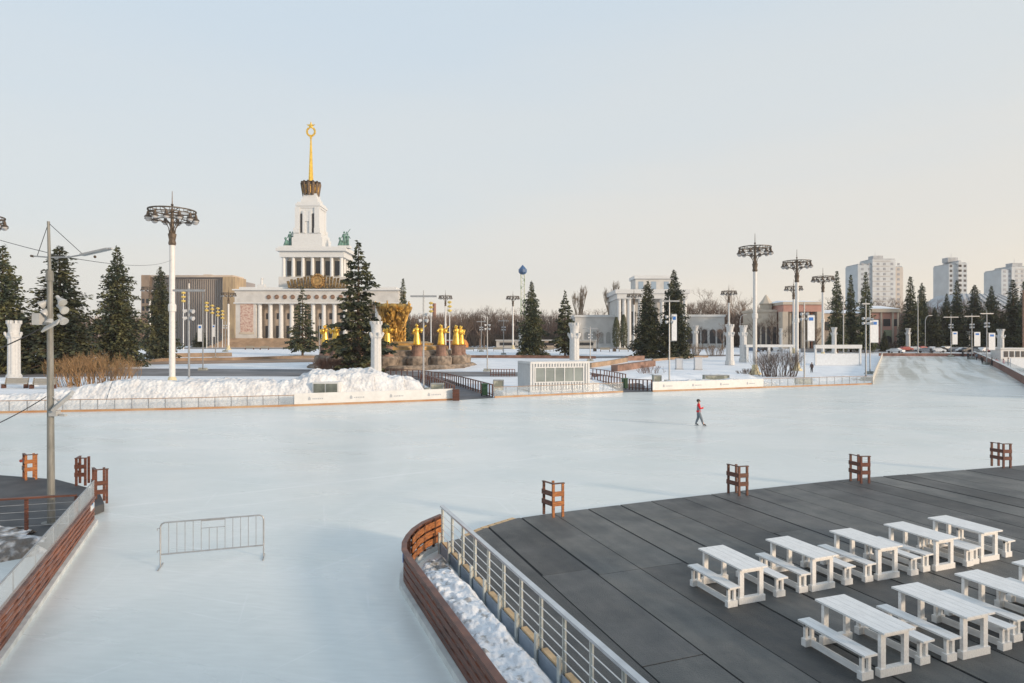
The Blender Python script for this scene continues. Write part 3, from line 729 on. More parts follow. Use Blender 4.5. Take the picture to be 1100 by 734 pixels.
# ---- tower blocks
def tower_block(label, px_l, px_r, top, D, m1, m2, cols, steps, wcol):
    px_l += 16/D*(px_l-550)
    Pm = D/F; H = HZ(top, D)-3.3; xl, xr = (px_l-(px_l+px_r)/2)*Pm, (px_r-(px_l+px_r)/2)*Pm
    t = thing('apartment_block', label, 'building', A((px_l+px_r)/2, D), 0, 'apartment towers on the skyline')
    dep = 16
    for (a, b, y0, dh, mm) in steps:
        k = MB(); k.box((xl+(xr-xl)*(a+b)/2, y0+dep/2, (H+dh)/2), ((xr-xl)*(b-a), dep, H+dh)); k.build('wall', mm, t)
    k = MB()
    for (a, b, y0, dh, mm) in steps: k.box((xl+(xr-xl)*(a+b)/2, y0+dep/2, H+dh+.3), ((xr-xl)*(b-a)-.8, dep-.8, .9))
    k.box((xl+(xr-xl)*.55, dep/2+2, H+2), (7, 6, 3.4)); k.tube((xl+(xr-xl)*.5, dep/2, H+2), (xl+(xr-xl)*.5, dep/2, H+7), .12, .08, 5)
    k.build('roof', graycon, t)
    nf = 16; spots = []
    for c, yy in cols:
        for f in range(nf): spots.append((xl+(xr-xl)*c, yy-.05, 4+(H-7)*f/(nf-1)))
    window_parts(t, spots[:96], 1.7, 1.6, wcol)
    k = MB()
    for f in range(nf+1): k.box((xl+(xr-xl)*.5, -.05, 2.4+(H-7)*f/(nf-1)), ((xr-xl)*.38, .5, .25))
    k.build('balcony_band', m2, t)
    return t
panel = mat('grey_panel_block', (.52, .53, .53), .8, var=.06, scale=.2)
panel2 = mat('blue_grey_panel', (.44, .465, .48), .8, var=.06, scale=.2)  # blue-grey tint with the shade of the left faces put in
panel3 = mat('warm_panel', (.50, .45, .40), .8, var=.06, scale=.2)  # warm tint: sunlight on the right-hand faces put into the colour
winm = mat('far_window', (.27, .28, .30), .4, var=.3, scale=2)
tower_block('broad pale apartment block left of the three on the skyline', 909, 972, 279, 430, panel, panel3, [(.10, 1), (.25, 1), (.42, 0), (.56, 0), (.72, 0), (.90, 2)], [(0, .3, 1, -3.5, panel2), (.3, .8, 0, 0, panel), (.8, 1, 2, -5, panel3)], winm)
tower_block('slim apartment block with a dark stripe of windows, middle of the skyline group', 1004, 1040, 281, 430, panel2, panel, [(.12, 1.5), (.52, 0), (.56, 0), (.88, 1)], [(0, .46, 1.5, -2, panel2), (.46, .64, 0, 0, panel), (.64, 1, 1, -1.2, panel2)], darkwin)
tower_block('wide apartment block cut by the right picture edge', 1058, 1122, 287, 430, panel, panel3, [(.08, 1), (.2, 1), (.33, 0), (.47, 0), (.6, 2), (.7, 2)], [(0, .22, 1, -2, panel2), (.22, .55, 0, 0, panel), (.55, 1, 2, -2, panel3)], winm)

# ---- drop-tower ride
D5 = 330.0
rt = thing('ride_tower', 'thin green and white ride tower with a blue pointed cap', 'tower', A(561.5, D5))
k = MB(); H = HZ(295, D5)-3.3
for s in (-1, 1):
    for q in (-1, 1): k.tube((s*.9, q*.9, 0), (s*.9, q*.9, H), .22, .22, 6)
for i in range(26):
    z = H*i/26; s = 1 if i % 2 else -1
    k.beam((-.9*s, -.9, z), (.9*s, -.9, z+H/26), .18, .18); k.beam((-.9, .9*s, z), (-.9, -.9*s, z+H/26), .18, .18)
k.build('mast', mat('green_white_lattice', (.55, .58, .45), .6, c2=(.12, .22, .07), scale=.55, lo=.49, hi=.51), rt)
k = MB(); k.lathe([(1.2, H), (2.2, H+1.2), (2.2, H+2.6), (.2, H+5.0)], 8); k.build('cap', mat('blue_cap', (.05, .12, .26), .5), rt)
# brick chimney
k = MB(); k.lathe([(1.3, 0), (.9, HZ(326, 330)-3.3)], 10)
o = k.build('chimney', mat('dim_brick', (.30, .17, .13), .8)); o.location = A(466.5, 330)
tag(o, 'slim brick chimney rising from the bare trees right of the fountain', 'chimney')

# ================================================================== TREES
def spruce_mesh(seed, H, Rb, whorls, dens, trunk0, sparse=0.0, top_pow=.85):
    """foliage as drooping boughs carrying sprays of needles"""
    rn = random.Random(seed); fo = MB(); tr = MB()
    tr.tube((0, 0, -.5), (0, 0, H*.5), .018*H, .011*H, 8); tr.tube((0, 0, H*.5), (0, 0, H*.99), .011*H, .002*H, 6)
    for w in range(whorls):
        t = w/(whorls-1); z = trunk0+(H-trunk0)*t
        rad = Rb*(1-t)**top_pow*rn.uniform(.62, 1.16)*(.72+.28*min(1, t*5+.3))+.10
        nb = max(4, int((7 if not sparse else 6)+rad*1.3))
        ph = rn.uniform(0, 6.28)
        for b in range(nb):
            if rn.random() < sparse*.45: continue
            a = ph+2*math.pi*b/nb+rn.uniform(-.25, .25); L = rad*rn.uniform(.68, 1.16)
            up = .45*(t-.35); d = Vector((math.cos(a), math.sin(a), 0)); side = Vector((-d.y, d.x, 0))
            zb = z+rn.uniform(-.2, .2)
            def P(s): return d*(L*s)+Vector((0, 0, zb+L*(up*s-.36*s*s+.20*s**3)))
            if L > 1.2: tr.tube(P(0), P(.8), .012*L+.02, .008*L, 4, cap=False)
            ns = max(6, int(L*dens*(1.0 if sparse else 1.45)))
            for i in range(ns):
                s = (.12 if not sparse else .28)+(1-(.12 if not sparse else .28))*(i+rn.random())/ns
                wd = L*((.34 if not sparse else .24)*(1-abs(s-.45)*1.1))+.10
                c = P(s)+side*rn.uniform(-wd, wd)+Vector((0, 0, rn.uniform(-.50, .12) if not sparse else rn.uniform(-.25, .06)))
                sz = (rn.uniform(.20, .42) if not sparse else rn.uniform(.24, .5))*(1-.3*t)*(.8+H/70)
                di = (d*rn.uniform(.3, 1)+side*rn.uniform(-.9, .9)+Vector((0, 0, rn.uniform(-.75, .25)))).normalized()
                nn = di.cross(Vector((rn.uniform(-1, 1), rn.uniform(-1, 1), rn.uniform(.2, 1)))).normalized()
                q = c+di*sz*1.25
                fo.add([c-nn*sz*.16, c+di*sz*.45-nn*sz*.42, q, c+di*sz*.45+nn*sz*.42, c+nn*sz*.16], [(0, 1, 2, 3, 4)])
    return fo, tr
def make_spruce(label, seed, H, Rb, whorls, dens, trunk0, sparse=0, tp=.85, loc=(0, 0, 0), group='dark spruces round the square'):
    t = thing('spruce', label, 'tree', loc, 0, group)
    fo, tr = spruce_mesh(seed, H, Rb, whorls, dens, trunk0, sparse, tp)
    tr.build('trunk', bark, t); fo.build('crown', needles, t)
    return t
SP = {}
def spruce(kind, px, basepy, toppy, label, width=None, D=None, rz=None):
    p = T(px, basepy) if D is None else A(px, D)
    H = HZ(toppy, p.y)-p.z
    spec = {'full': (5, 16, 4.1, 36, 13, 1.3, 0, .78), 'full2': (9, 16, 3.8, 38, 13, 1.1, 0, .70), 'slim': (12, 16, 2.8, 30, 12, 1.4, 0, .9), 'open': (21, 16, 4.2, 24, 16, 1.8, .6, .95), 'open2': (26, 16, 4.2, 25, 20, 1.6, .42, .85)}[kind]
    sd_, h_, rb, wh, de, t0, spz, tp = spec
    if kind not in SP:
        SP[kind] = make_spruce(label, sd_, h_, rb, wh, de, t0, spz, tp); o = SP[kind]
        o.location = p; o.rotation_euler = (0, 0, rz or 0)
    else:
        o = dup(SP[kind], p, rz if rz is not None else random.uniform(0, 6.28), label)
    s = H/h_; sx = s if width is None else (width/2*p.y/F)/rb
    o.scale = (sx, sx, s)
    return o
spruce('full', 3, 401, 264, 'spruce cut by the left edge of the picture behind the fluted pillar', 78)
spruce('full2', 64, 400, 266, 'broad spruce behind the tall floodlight pole on the left', 92)
spruce('full', 126, 394, 266, 'full spruce left of the ring lamp, behind the brown bush', 66)
spruce('full2', 172, 386, 288, 'smaller spruce just left of the ring lamp post', 42)
spruce('open', 325, 382, 309, 'small airy spruce in front of the colonnade', 40)
spruce('open2', 385, 402, 261, 'tall ragged see-through spruce left of the golden fountain', 78)
spruce('slim', 433, 378, 300, 'narrow spruce rising behind the golden sheaf of the fountain', 24)
spruce('full', 571, 382.5, 303, 'spruce in front of the thin ride tower', 38)
spruce('open2', 607, 382.5, 313, 'spruce behind the white container kiosk', 33)
spruce('full2', 696, 384.5, 303, 'left one of the twin spruces before the white pavilion', 42)
spruce('full', 724, 384.5, 290, 'taller right one of the twin spruces before the white pavilion', 46)
spruce('slim', 899, 379, 292, 'leftmost of three tall spruces in front of the pink pavilion', 28, D=180)
spruce('slim', 914, 379, 296, 'middle one of three tall spruces in front of the pink pavilion', 24, D=186)
spruce('slim', 930, 379, 293, 'rightmost of three tall spruces in front of the pink pavilion', 28, D=182)
nm = [(978, 298, 30, 190, 'spruce standing at the right end of the pink pavilion'), (990, 305, 26, 200, 'spruce just left of the slim apartment block'), (1017, 316, 24, 205, 'short spruce below the slim apartment block'),
      (1028, 302, 28, 200, 'pointed spruce below the right side of the slim apartment block'), (1047, 307, 32, 205, 'spruce in the gap between the two right apartment blocks'), (1065, 308, 30, 195, 'spruce before the pale sloping hall roof'),
      (1088, 301, 36, 190, 'spruce at the right end of the pale sloping hall roof'), (1102, 300, 30, 186, 'spruce cut by the right edge of the picture'), (1004, 330, 26, 196, 'low spruce right of the pink pavilion'), (1077, 335, 26, 188, 'low spruce in the dark group on the far right')]
for i, (px, top, w, D, lab) in enumerate(nm): spruce(('slim', 'full2', 'full')[i % 3], px, 0, top, lab, w, D+14)
spruce('full', 215, 0, 352, 'tiny dark spruce between the ring lamp and the colonnade', 20, 255)
spruce('full2', 950, 0, 356, 'low dark spruce by the beige wing of the pink pavilion', 12, 190)

def bare_tree_mesh(seed, H, spread, depth=6, up=.5, trunkf=.25, twigs=3):
    rn = random.Random(seed); tr = MB(); cr = MB()
    def grow(p, d, L, r, lev):
        q = p+d*L
        (tr if lev == 0 else cr).tube(p, q, r, r*.72, 5 if lev < 2 else 3, cap=False)
        if lev >= depth: return
        n = 2 if lev < 2 else rn.choice((2, 3, 3))
        if lev == 0: n = 4
        for i in range(n):
            dv = Vector((rn.uniform(-1, 1), rn.uniform(-1, 1), rn.uniform(-.3, .7))).normalized()
            nd = (d*(.9)+dv*spread+Vector((0, 0, up*.35))).normalized()
            st = p+d*L*(rn.uniform(.55, 1.0) if lev > 0 else rn.uniform(.7, 1))
            grow(st, nd, L*rn.uniform(.62, .86), r*.62, lev+1)
    grow(Vector((0, 0, -.3)), Vector((0, 0, 1)), H*trunkf, H*.014, 0)
    zmax = max(v[2] for v in cr.v); s = H/zmax
    cr.v = [(x*s, y*s, z*s) for x, y, z in cr.v]; tr.v = [(x*s, y*s, z*s) for x, y, z in tr.v]
    return cr, tr
BT = {}
def bare(kind, px, D, toppy, label, group='bare trees behind the square', width=None):
    H = HZ(toppy, D)-zg(D); p = A(px, D)
    spec = {'wide': (1, 16, .75, 7, .35, .22), 'round': (2, 16, .62, 7, .5, .26), 'poplar': (3, 16, .22, 7, 1.4, .16), 'tall': (6, 16, .5, 7, .7, .3)}[kind]
    if kind not in BT:
        t = thing('bare_tree', label, 'tree', p, 0, group)
        cr_, tr_ = bare_tree_mesh(spec[0], *spec[1:])
        m = twigpale if kind == 'poplar' else twig
        tr_.build('trunk', m, t); cr_.build('crown', m, t); BT[kind] = t; o = t
    else: o = dup(BT[kind], p, random.uniform(0, 6.28), label, group)
    s = H/16; o.scale = (s*(width or 1),)*2+(s,)
    return o
bare('poplar', 657, 262, 301, 'tall narrow bare poplar left of the white pavilion')
bare('poplar', 622, 275, 306, 'slim pale poplar above the tree line right of the ride tower')
bare('tall', 500, 225, 330, 'broad bare tree with a clear dark trunk right of the golden statues')
bare('round', 520, 250, 326, 'rounded bare tree right of the broad dark one')
bare('wide', 752, 255, 307, 'tall bare tree right of the white pavilion tower')
bare('tall', 793, 250, 306, 'tall bare tree behind the ring lamps near the white pavilion')
bare('round', 755, 205, 349, 'small dark bare tree before the arched wing')
bare('wide', 776, 208, 346, 'small bare tree beside the ring lamp before the arched wing')
bare('tall', 642, 225, 352, 'small dark bare tree before the left wing of the white pavilion')
bare('round', 852, 200, 347, 'small bare tree in front of the pink portico')
bare('wide', 877, 200, 345, 'small bare tree at the right side of the pink portico')
bare('round', 240, 250, 350, 'small bare tree left of the mural wall')
bare('tall', 829, 204, 333, 'bare tree in front of the beige wing with the turret')
bare('wide', 812, 208, 338, 'bare tree left of the beige wing with the turret')
bare('round', 838, 198, 350, 'small bare shrub-like tree by the pale pillar at the pink portico')
rr = random.Random(5)
ORDS = ['first', 'second', 'third', 'fourth', 'fifth', 'sixth', 'seventh', 'eighth', 'ninth', 'tenth', 'eleventh', 'twelfth', 'thirteenth', 'fourteenth', 'fifteenth', 'sixteenth', 'seventeenth', 'eighteenth', 'nineteenth', 'twentieth']
row = []
for px in range(440, 660, 15): row.append((px+rr.uniform(-4, 4), rr.uniform(262, 300), rr.uniform(328, 338)))
for px in (748, 762, 775, 787, 800, 812, 824, 836): row.append((px, rr.uniform(255, 280), rr.uniform(317, 328)))
for px in range(885, 1104, 12): row.append((px+rr.uniform(-3, 3), rr.uniform(240, 268), rr.uniform(316, 328)))
for px in (20, 45, 90, 105, 142, 152): row.append((px, rr.uniform(220, 260), rr.uniform(322, 340)))
zones_ = [(0, 200, 'behind the large spruces on the left'), (400, 700, 'between the golden fountain and the white pavilion'), (700, 860, 'between the white and the pink pavilion'), (860, 1200, 'below the apartment blocks')]
row.sort(key=lambda r: r[0]); cnt_ = {}
for i, (px, D, top) in enumerate(row):
    zn = [z for z in zones_ if z[0] <= px < z[1]][0][2]; cnt_[zn] = cnt_.get(zn, -1)+1
    bare(('wide', 'round', 'tall', 'round', 'wide')[i % 5], px, D, top, 'leafless tree, %s from the left %s' % (ORDS[cnt_[zn]], zn), 'leafless trees along the horizon', 1.25)
def wood_stuff(name, spans, seed, m):
    """the far wood that reads as one mass: thousands of upright twigs"""
    rn = random.Random(seed); k = MB()
    for (x0, x1, D, top, n, thick) in spans:
        for i in range(n):
            px = rn.uniform(x0, x1); d = D+rn.uniform(0, 18); p = A(px, d)
            H = (HZ(top, d)-p.z)*(.72+.36*(.5+.5*fbm(px*.06, seed, 0, 3)))*rn.uniform(.5, 1.0)
            z0 = p.z+H*rn.uniform(0, .55)
            q = Vector((p.x+rn.uniform(-1.6, 1.6), p.y+rn.uniform(-1, 1), p.z+H))
            a = Vector((p.x, p.y, z0)); k.tube(a, q, thick, thick*.35, 3, cap=False)
    o = k.build(name, m); tag(o, None, None, kind='stuff'); return o
wood_stuff('distant_wood', [(425, 665, 305, 333, 6500, .12), (738, 845, 288, 328, 3000, .12), (880, 1130, 278, 330, 6000, .12), (-30, 160, 275, 335, 3000, .12)], 3, mat('far_twigs', (.20, .135, .105), .9, var=.3, scale=.06))
wood_stuff('undergrowth', [(425, 665, 262, 357, 4200, .14), (740, 845, 245, 358, 1800, .12), (968, 1130, 216, 345, 4200, .14), (885, 968, 212, 366, 900, .10)], 9, mat('dark_twigs', (.085, .065, .05), .9, var=.35, scale=.1))

def bush(name, label, px0_, px1_, basepy, toppy, m, n, group=None, seed=1):
    a, b = T(px0_, basepy), T(px1_, basepy); c = (a+b)/2; W_ = (b-a).length; H = HZ(toppy, c.y)-c.z
    rn = random.Random(seed); k = MB(); dp = min(2.2, W_*.22)
    def grow(p, d, L, r, lev):
        q = p+d*L; k.tube(p, q, r, r*.7, 3, cap=False)
        if lev == 4: return
        for i in range(2 if lev < 3 else 3):
            nd = (d+Vector((rn.uniform(-.55, .55), rn.uniform(-.55, .55), rn.uniform(-.05, .35)))).normalized()
            grow(q if i == 0 else p+d*L*rn.uniform(.5, 1), nd, L*rn.uniform(.65, .95), r*.62, lev+1)
    for i in range(n):
        x0 = rn.uniform(-.40, .40)*W_; y0 = rn.uniform(-dp, dp); e = abs(x0)/(W_*.5)
        h = H*(1-.35*e**3)*rn.uniform(.78, 1.04)
        d = Vector((x0/W_*.8+rn.uniform(-.22, .22), rn.uniform(-.2, .2), 1)).normalized()
        grow(Vector((x0, y0, -.1)), d, h*.34, .045, 0)
    zs = sorted(v[2] for v in k.v); top_ = zs[int(len(zs)*.985)]; f = H/top_
    k.v = [(v[0], v[1], v[2]*f) for v in k.v]
    o = k.build(name, m); o.location = c
    return tag(o, label, 'bush', group)
bush('bush', 'wide golden-brown leafless bush left of the ring lamp behind the snow bank', 55, 146, 415, 381, bushm, 150, seed=1)
bush('bush', 'low reddish clipped bush beneath the ragged spruce', 340, 374, 401, 384, bushred, 120, seed=2)
bush('bush', 'low reddish bush between the ragged spruce and the white fluted pillar', 370, 396, 402, 387, bushred, 80, seed=3)
bush('bush', 'dense bare reddish hedge between the two tallest right ring lamps', 814, 860, 404.5, 375, mat('grey_brown_twigs', (.17, .12, .095), .9, var=.35, scale=1.5), 95, seed=4)
bush('bush', 'small low twiggy bush in the snow right of the wooden beams', 684, 716, 404, 392, bushred, 26, seed=5)
bush('bush', 'thin twiggy bush in front of the arched wing', 736, 752, 382, 369, bushm, 40, seed=6)
bush('bush', 'thin brown bush in front of the white pavilion wing', 758, 778, 382, 370, bushm, 45, seed=7)
bush('bush', 'low dark scrub left of the tallest right ring lamp', 793, 810, 404, 396, twig, 30, seed=8)
t = thing('thuja', 'rounded olive thuja pair in front of the white pavilion columns', 'tree', A(666, 215))
k = MB(); H = HZ(339, 215)-zg(215); rn = random.Random(4)
for i in range(2600):
    s = rn.choice((-1, 1)); z = rn.uniform(.03, 1)**.8; r = 1.45*math.sin(math.pi*min(.98, z*.82+.14))**.7; a = rn.uniform(0, 6.28); q = rn.uniform(.75, 1.05)
    c = Vector((s*1.25+r*q*math.cos(a), r*q*math.sin(a), H*z*(1 if s > 0 else .93))); sz = .38
    u_ = Vector((rn.uniform(-.4, .4), rn.uniform(-.4, .4), 1)).normalized(); w_ = u_.cross(Vector((math.cos(a), math.sin(a), .3))).normalized()
    k.add([c-w_*sz*.4, c+w_*sz*.4, c+u_*sz*1.4], [(0, 1, 2)])
k.build('crown', thuja, t); k = MB(); k.tube((-1.2, 0, -.3), (-1.2, 0, H*.8), .2, .05, 6); k.tube((1.2, 0, -.3), (1.2, 0, H*.8), .2, .05, 6); k.build('trunk', bark, t)

# ================================================================== STREET FURNITURE
# ---- ring lamps
def ring_lamp(label, loc):
    t = thing('ring_lamp', label, 'street lamp', loc, 0, 'tall white lamp posts with a ring of lanterns')
    k = MB(); k.lathe([(.34, .5), (.32, 6), (.30, 17.0)], 12)
    k.lathe([(.42, 9.2), (.44, 9.9), (.34, 10.1)], 12); k.build('post', mat('lamp_white', (.62, .61, .59), .5, var=.05), t)
    k = MB(); k.lathe([(1.0, 0), (.95, .25), (.6, .55), (.45, 1.4), (.36, 1.6)], 12); k.build('base', mat('yellowed_base', (.60, .52, .33), .7), t)
    k = MB(); k.lathe([(.34, 16.9), (.42, 17.1), (.34, 17.5), (.46, 18.2), (.28, 18.35), (.20, 19.0), (.16, 20.8), (.24, 21), (.10, 21.2)], 12)
    for i in range(8):
        a = 2*math.pi*i/8; d = Vector((math.cos(a), math.sin(a), 0))
        k.path([d*.3+Vector((0, 0, 18.25)), d*.38+Vector((0, 0, 18.9)), d*.75+Vector((0, 0, 19.5)), d*1.5+Vector((0, 0, 19.8))], .045, 4)
        k.tube(d*.2+Vector((0, 0, 20.75)), d*2.5+Vector((0, 0, 20.95)), .05, .05, 4)
    k.build('bracket', mat('bracket_bronze', (.10, .07, .045), .55, var=.4, scale=3), t)
    k = MB(); N = 32
    for (r, z, th) in ((2.5, 20.9, .10), (2.42, 20.55, .06), (1.6, 19.8, .07)):
        for i in range(N):
            a, b = 2*math.pi*i/N, 2*math.pi*(i+1)/N
            k.tube((r*math.cos(a), r*math.sin(a), z), (r*math.cos(b), r*math.sin(b), z), th, th, 4, cap=False)
    for i in range(N):
        a = 2*math.pi*i/N; k.tube((2.46*math.cos(a), 2.46*math.sin(a), 20.55), (2.5*math.cos(a), 2.5*math.sin(a), 20.9), .04, .04, 3)
    for i in range(8):
        a = 2*math.pi*i/8; k.tube((1.6*math.cos(a), 1.6*math.sin(a), 19.8), (2.45*math.cos(a), 2.45*math.sin(a), 20.6), .04, .04, 4)
    k.build('ring', mat('ring_bronze', (.08, .065, .05), .5, var=.4, scale=4), t)
    k = MB(); k.tube((0, 0, 21.1), (0, 0, 23.2), .07, .03, 6); k.sphere((0, 0, 21.6), .16, 8); k.build('finial', darkmetal, t)
    first = None
    for i in range(12):
        a = 2*math.pi*(i+.5)/12
        if first is None:
            k = MB(); k.lathe([(.10, .0), (.16, -.3), (.22, -.42), (.30, -.55), (.33, -.68), (.24, -.86), (.08, -.92)], 12)
            first = k.build('lantern', mat('milk_glass', (.45, .44, .43), .25, var=.12), t, smooth=True)
            k = MB(); k.lathe([(.05, .1), (.13, 0), (.20, -.35), (.42, -.60), (.40, -.66)], 12); hd = k.build('lantern_cap', darkmetal, first); c = first; ch = hd
        else:
            c = first.copy(); COL.objects.link(c); c.parent = t; ch = hd.copy(); COL.objects.link(ch); ch.parent = c
        c.location = (2.5*math.cos(a), 2.5*math.sin(a), 20.5)
    return t
lampP = []
l0 = ring_lamp('nearest ring lamp on a white post rising behind the left snow bank', A(185, 72.6))
def lamp_at(px, D, ringpy, label):
    s = (HZ(ringpy, D)-zg(D))/20.9
    return dup(l0, A(px, D), random.uniform(0, 1), label, None, s)
lamp_at(-23, 72, 233, 'ring lamp mostly outside the left edge, one lantern showing')
lamp_at(811, 105, 266, 'tallest ring lamp of the right-hand group, beside the bare hedge')
lamp_at(856, 115, 281, 'second tallest ring lamp of the right-hand group, right of the hedge')
lamp_at(884, 155, 297.5, 'ring lamp standing left of the three tall spruces')
lamp_at(852.5, 178, 308, 'small ring lamp seen just left of the second tallest one')
lamp_at(783, 188, 313, 'ring lamp in front of the arched wing of the white pavilion')
lamp_at(681, 205, 316, 'ring lamp in front of the white pavilion columns')
lamp_at(551, 214, 318.5, 'ring lamp left of the spruce before the ride tower')
lamp_at(478.5, 208, 318, 'ring lamp behind the right end of the golden statues')
lamp_at(245.5, 205, 315, 'ring lamp left of the mural on the colonnaded pavilion')
lamp_at(161, 200, 309, 'ring lamp half hidden behind the spruces on the left')

# ---- fluted white pillars with crown tops
def pillar(label, loc, H=8.6):
    t = thing('fluted_pillar', label, 'pillar', loc, 0, 'white fluted decorative pillars')
    fl = lambda a, z: 1+.10*abs(math.sin(a*4))
    k = MB(); k.lathe([(.80, .9), (.74, 1.1), (.70, H-2.2)], 32, wob=fl); k.build('shaft', mat('pillar_white', (.56, .56, .55), .6, var=.06), t)
    k = MB(); k.lathe([(1.0, 0), (1.0, .7), (.88, .95)], 16); k.build('base', MATS['pillar_white'], t)
    k = MB(); k.lathe([(.72, H-2.5), (.88, H-2.3), (.80, H-1.8), (.68, H-1.5), (.70, H-1.0), (.86, H-.35), (.90, H-.3), (.8, H-.28)], 16)
    for i in range(10):
        a = 2*math.pi*i/10; d = Vector((math.cos(a), math.sin(a), 0))
        k.box(d*.82+Vector((0, 0, H-.15)), (.24, .30, .5), a)
        if i % 2 == 0:
            k.tube(d*.66+Vector((0, 0, H-2.6)), d*1.02+Vector((0, 0, H-1.75)), .12, .20, 6); k.sphere(d*1.02+Vector((0, 0, H-1.7)), .18, 6)
    k.build('capital', MATS['pillar_white'], t)
    return t
p0 = pillar('white fluted pillar at the left edge beside the two benches', A(15, 90))
def pil(px, D, top, label, w=1.0):
    s = (HZ(top, D)-zg(D))/8.6; return dup(p0, A(px, D), .3, label, None, (s*w, s*w, s))
pil(404, 94, 346, 'white fluted pillar between the ragged spruce and the golden statues')
pil(617, 102, 347.5, 'white fluted pillar rising behind the container kiosk')
pil(747, 172, 350, 'distant white pillar in front of the small dark bare tree')
pil(784, 131, 349, 'left one of the white pillar pair beside the tallest right lamp')
pil(798.5, 140, 350, 'right one of the white pillar pair beside the tallest right lamp')
pil(975.5, 196, 353, 'small white pillar beyond the right end of the pink pavilion')
pil(1075, 146, 354, 'white pillar near the little white booth on the far right')
pil(1040, 215, 356, 'tiny white pillar among the parked cars')
pil(559, 180, 352, 'slim white pillar left of the spruce before the ride tower', .7)
pil(839, 190, 353, 'slim grey-white pillar before the pink portico', .7)
pil(896, 168, 352, 'white pillar below the leftmost of the three tall spruces', .9)

# ---- slim masts with a cross-bar, speakers and banner
def mast(label, px, basepy, toppy, bar=True, banner=None, D=None, armpx=16, spots=True):
    p = T(px, basepy) if D is None else A(px, D); H = HZ(toppy, p.y)-p.z
    t = thing('light_mast', label, 'mast', p, 0, 'slim grey masts with floodlights')
    k = MB(); k.tube((0, 0, 0), (0, 0, H), .115, .08, 8); k.build('pole', steel, t)
    k = MB(); k.box((0, 0, .1), (1.5, .9, .22)); k.box((-.4, -.1, .35), (.5, .6, .3)); k.box((.4, .1, .33), (.5, .6, .28)); k.build('ballast', mat('ballast_grey', (.33, .34, .31), .8), t)
    if bar:
        L = armpx*p.y/F
        k = MB(); k.box((0, 0, H-.2), (2*L, .22, .20)); k.tube((0, 0, H-.1), (0, 0, H+.5), .06, .05, 6); k.build('crossbar', steel, t)
    if spots:
        for s in (-1, 1):
            k = MB(); z = H*(.80 if bar else .86)
            for i in range(2):
                k = MB(); k.tube((s*.18, -.02, z-i*.7), (s*.50, -.12, z-.10-i*.7), .13, .22, 10); k.build('floodlight', mat('lamp_grey', (.45, .46, .47), .4), t)
    if banner:
        bx0, bx1, by0, by1 = [v for v in banner]
        x0, x1 = (bx0-px)*p.y/F, (bx1-px)*p.y/F; z1, z0 = HZ(by0, p.y)-p.z, HZ(by1, p.y)-p.z
        k = MB(); k.box(((x0+x1)/2, -.02, (z0+z1)/2), (x1-x0, .04, z1-z0)); bn = k.build('banner', mat('banner_white', (.74, .75, .76), .7, var=.06), t)
        k = MB(); k.box(((x0+x1)/2, -.055, z1-(z1-z0)*.14), ((x1-x0)*.6, .02, (z1-z0)*.13)); k.build('logo', blue, bn)
        k = MB(); k.tube((0, 0, z1+.05), (x1, 0, z1+.05), .04, .04, 5); k.tube((0, 0, z0-.05), (x1, 0, z0-.05), .04, .04, 5); k.build('banner_arm', steel, t)
    return t
mast('grey T-shaped mast standing in the left snow bank right of the ring lamp', 203, 429, 310, armpx=17)
mast('grey T-shaped mast in the snow bank in front of the golden statues', 455, 421, 316.5, armpx=14)
mast('T-shaped mast with a tall banner in front of the twin spruces', 719, 412, 322, armpx=10.5, banner=(721.5, 727, 338, 366))
mast('mast with a banner right of the second tallest ring lamp', 864, 411, 325, bar=False, banner=(867.5, 875, 339, 366))
mast('front one of the mast pair at the corner of the far rink arm', 930, 409, 325, armpx=4)
mast('rear mast with a banner at the corner of the far rink arm', 934.5, 402, 333, bar=False, banner=(935, 943.5, 344, 368))
mast('leftmost bannered mast beside the far rink arm', 1021.5, 381.5, 340, armpx=8, banner=(1023, 1028.5, 356.5, 370), D=160)
mast('middle bannered mast beside the far rink arm', 1044, 384, 339, armpx=8, banner=(1046.5, 1053, 357, 372), D=150)
mast('rightmost bannered mast beside the far rink arm', 1060, 388, 336, armpx=7, banner=(1062, 1069, 358, 376), D=132)
mast('thin lattice-lit mast behind the kiosk fence', 523.5, 399, 341, bar=False, spots=True)
mast('distant slim mast left of the ring lamp near the ride tower', 541, 381, 344, armpx=6)
mast('distant slim mast in the plaza behind the statues', 517, 378, 345, armpx=5)
mast('slim mast with a tiny banner between the ring lamp and the mural', 218, 398, 315, bar=False, banner=(212.5, 217, 349, 367), spots=False)
mast('second slim mast with a tiny banner left of the mural', 231.5, 386, 338, bar=False, banner=(228, 231, 349, 362), spots=False)
mast('thin mast in front of the colonnade beside the airy spruce', 343, 384, 341, bar=False, spots=False)
mast('thin mast behind the container kiosk with pale floodlights', 634, 388, 352, armpx=8)
mast('slim mast at the far left beyond the colonnade lamps', 242, 378, 345, bar=False, spots=True)

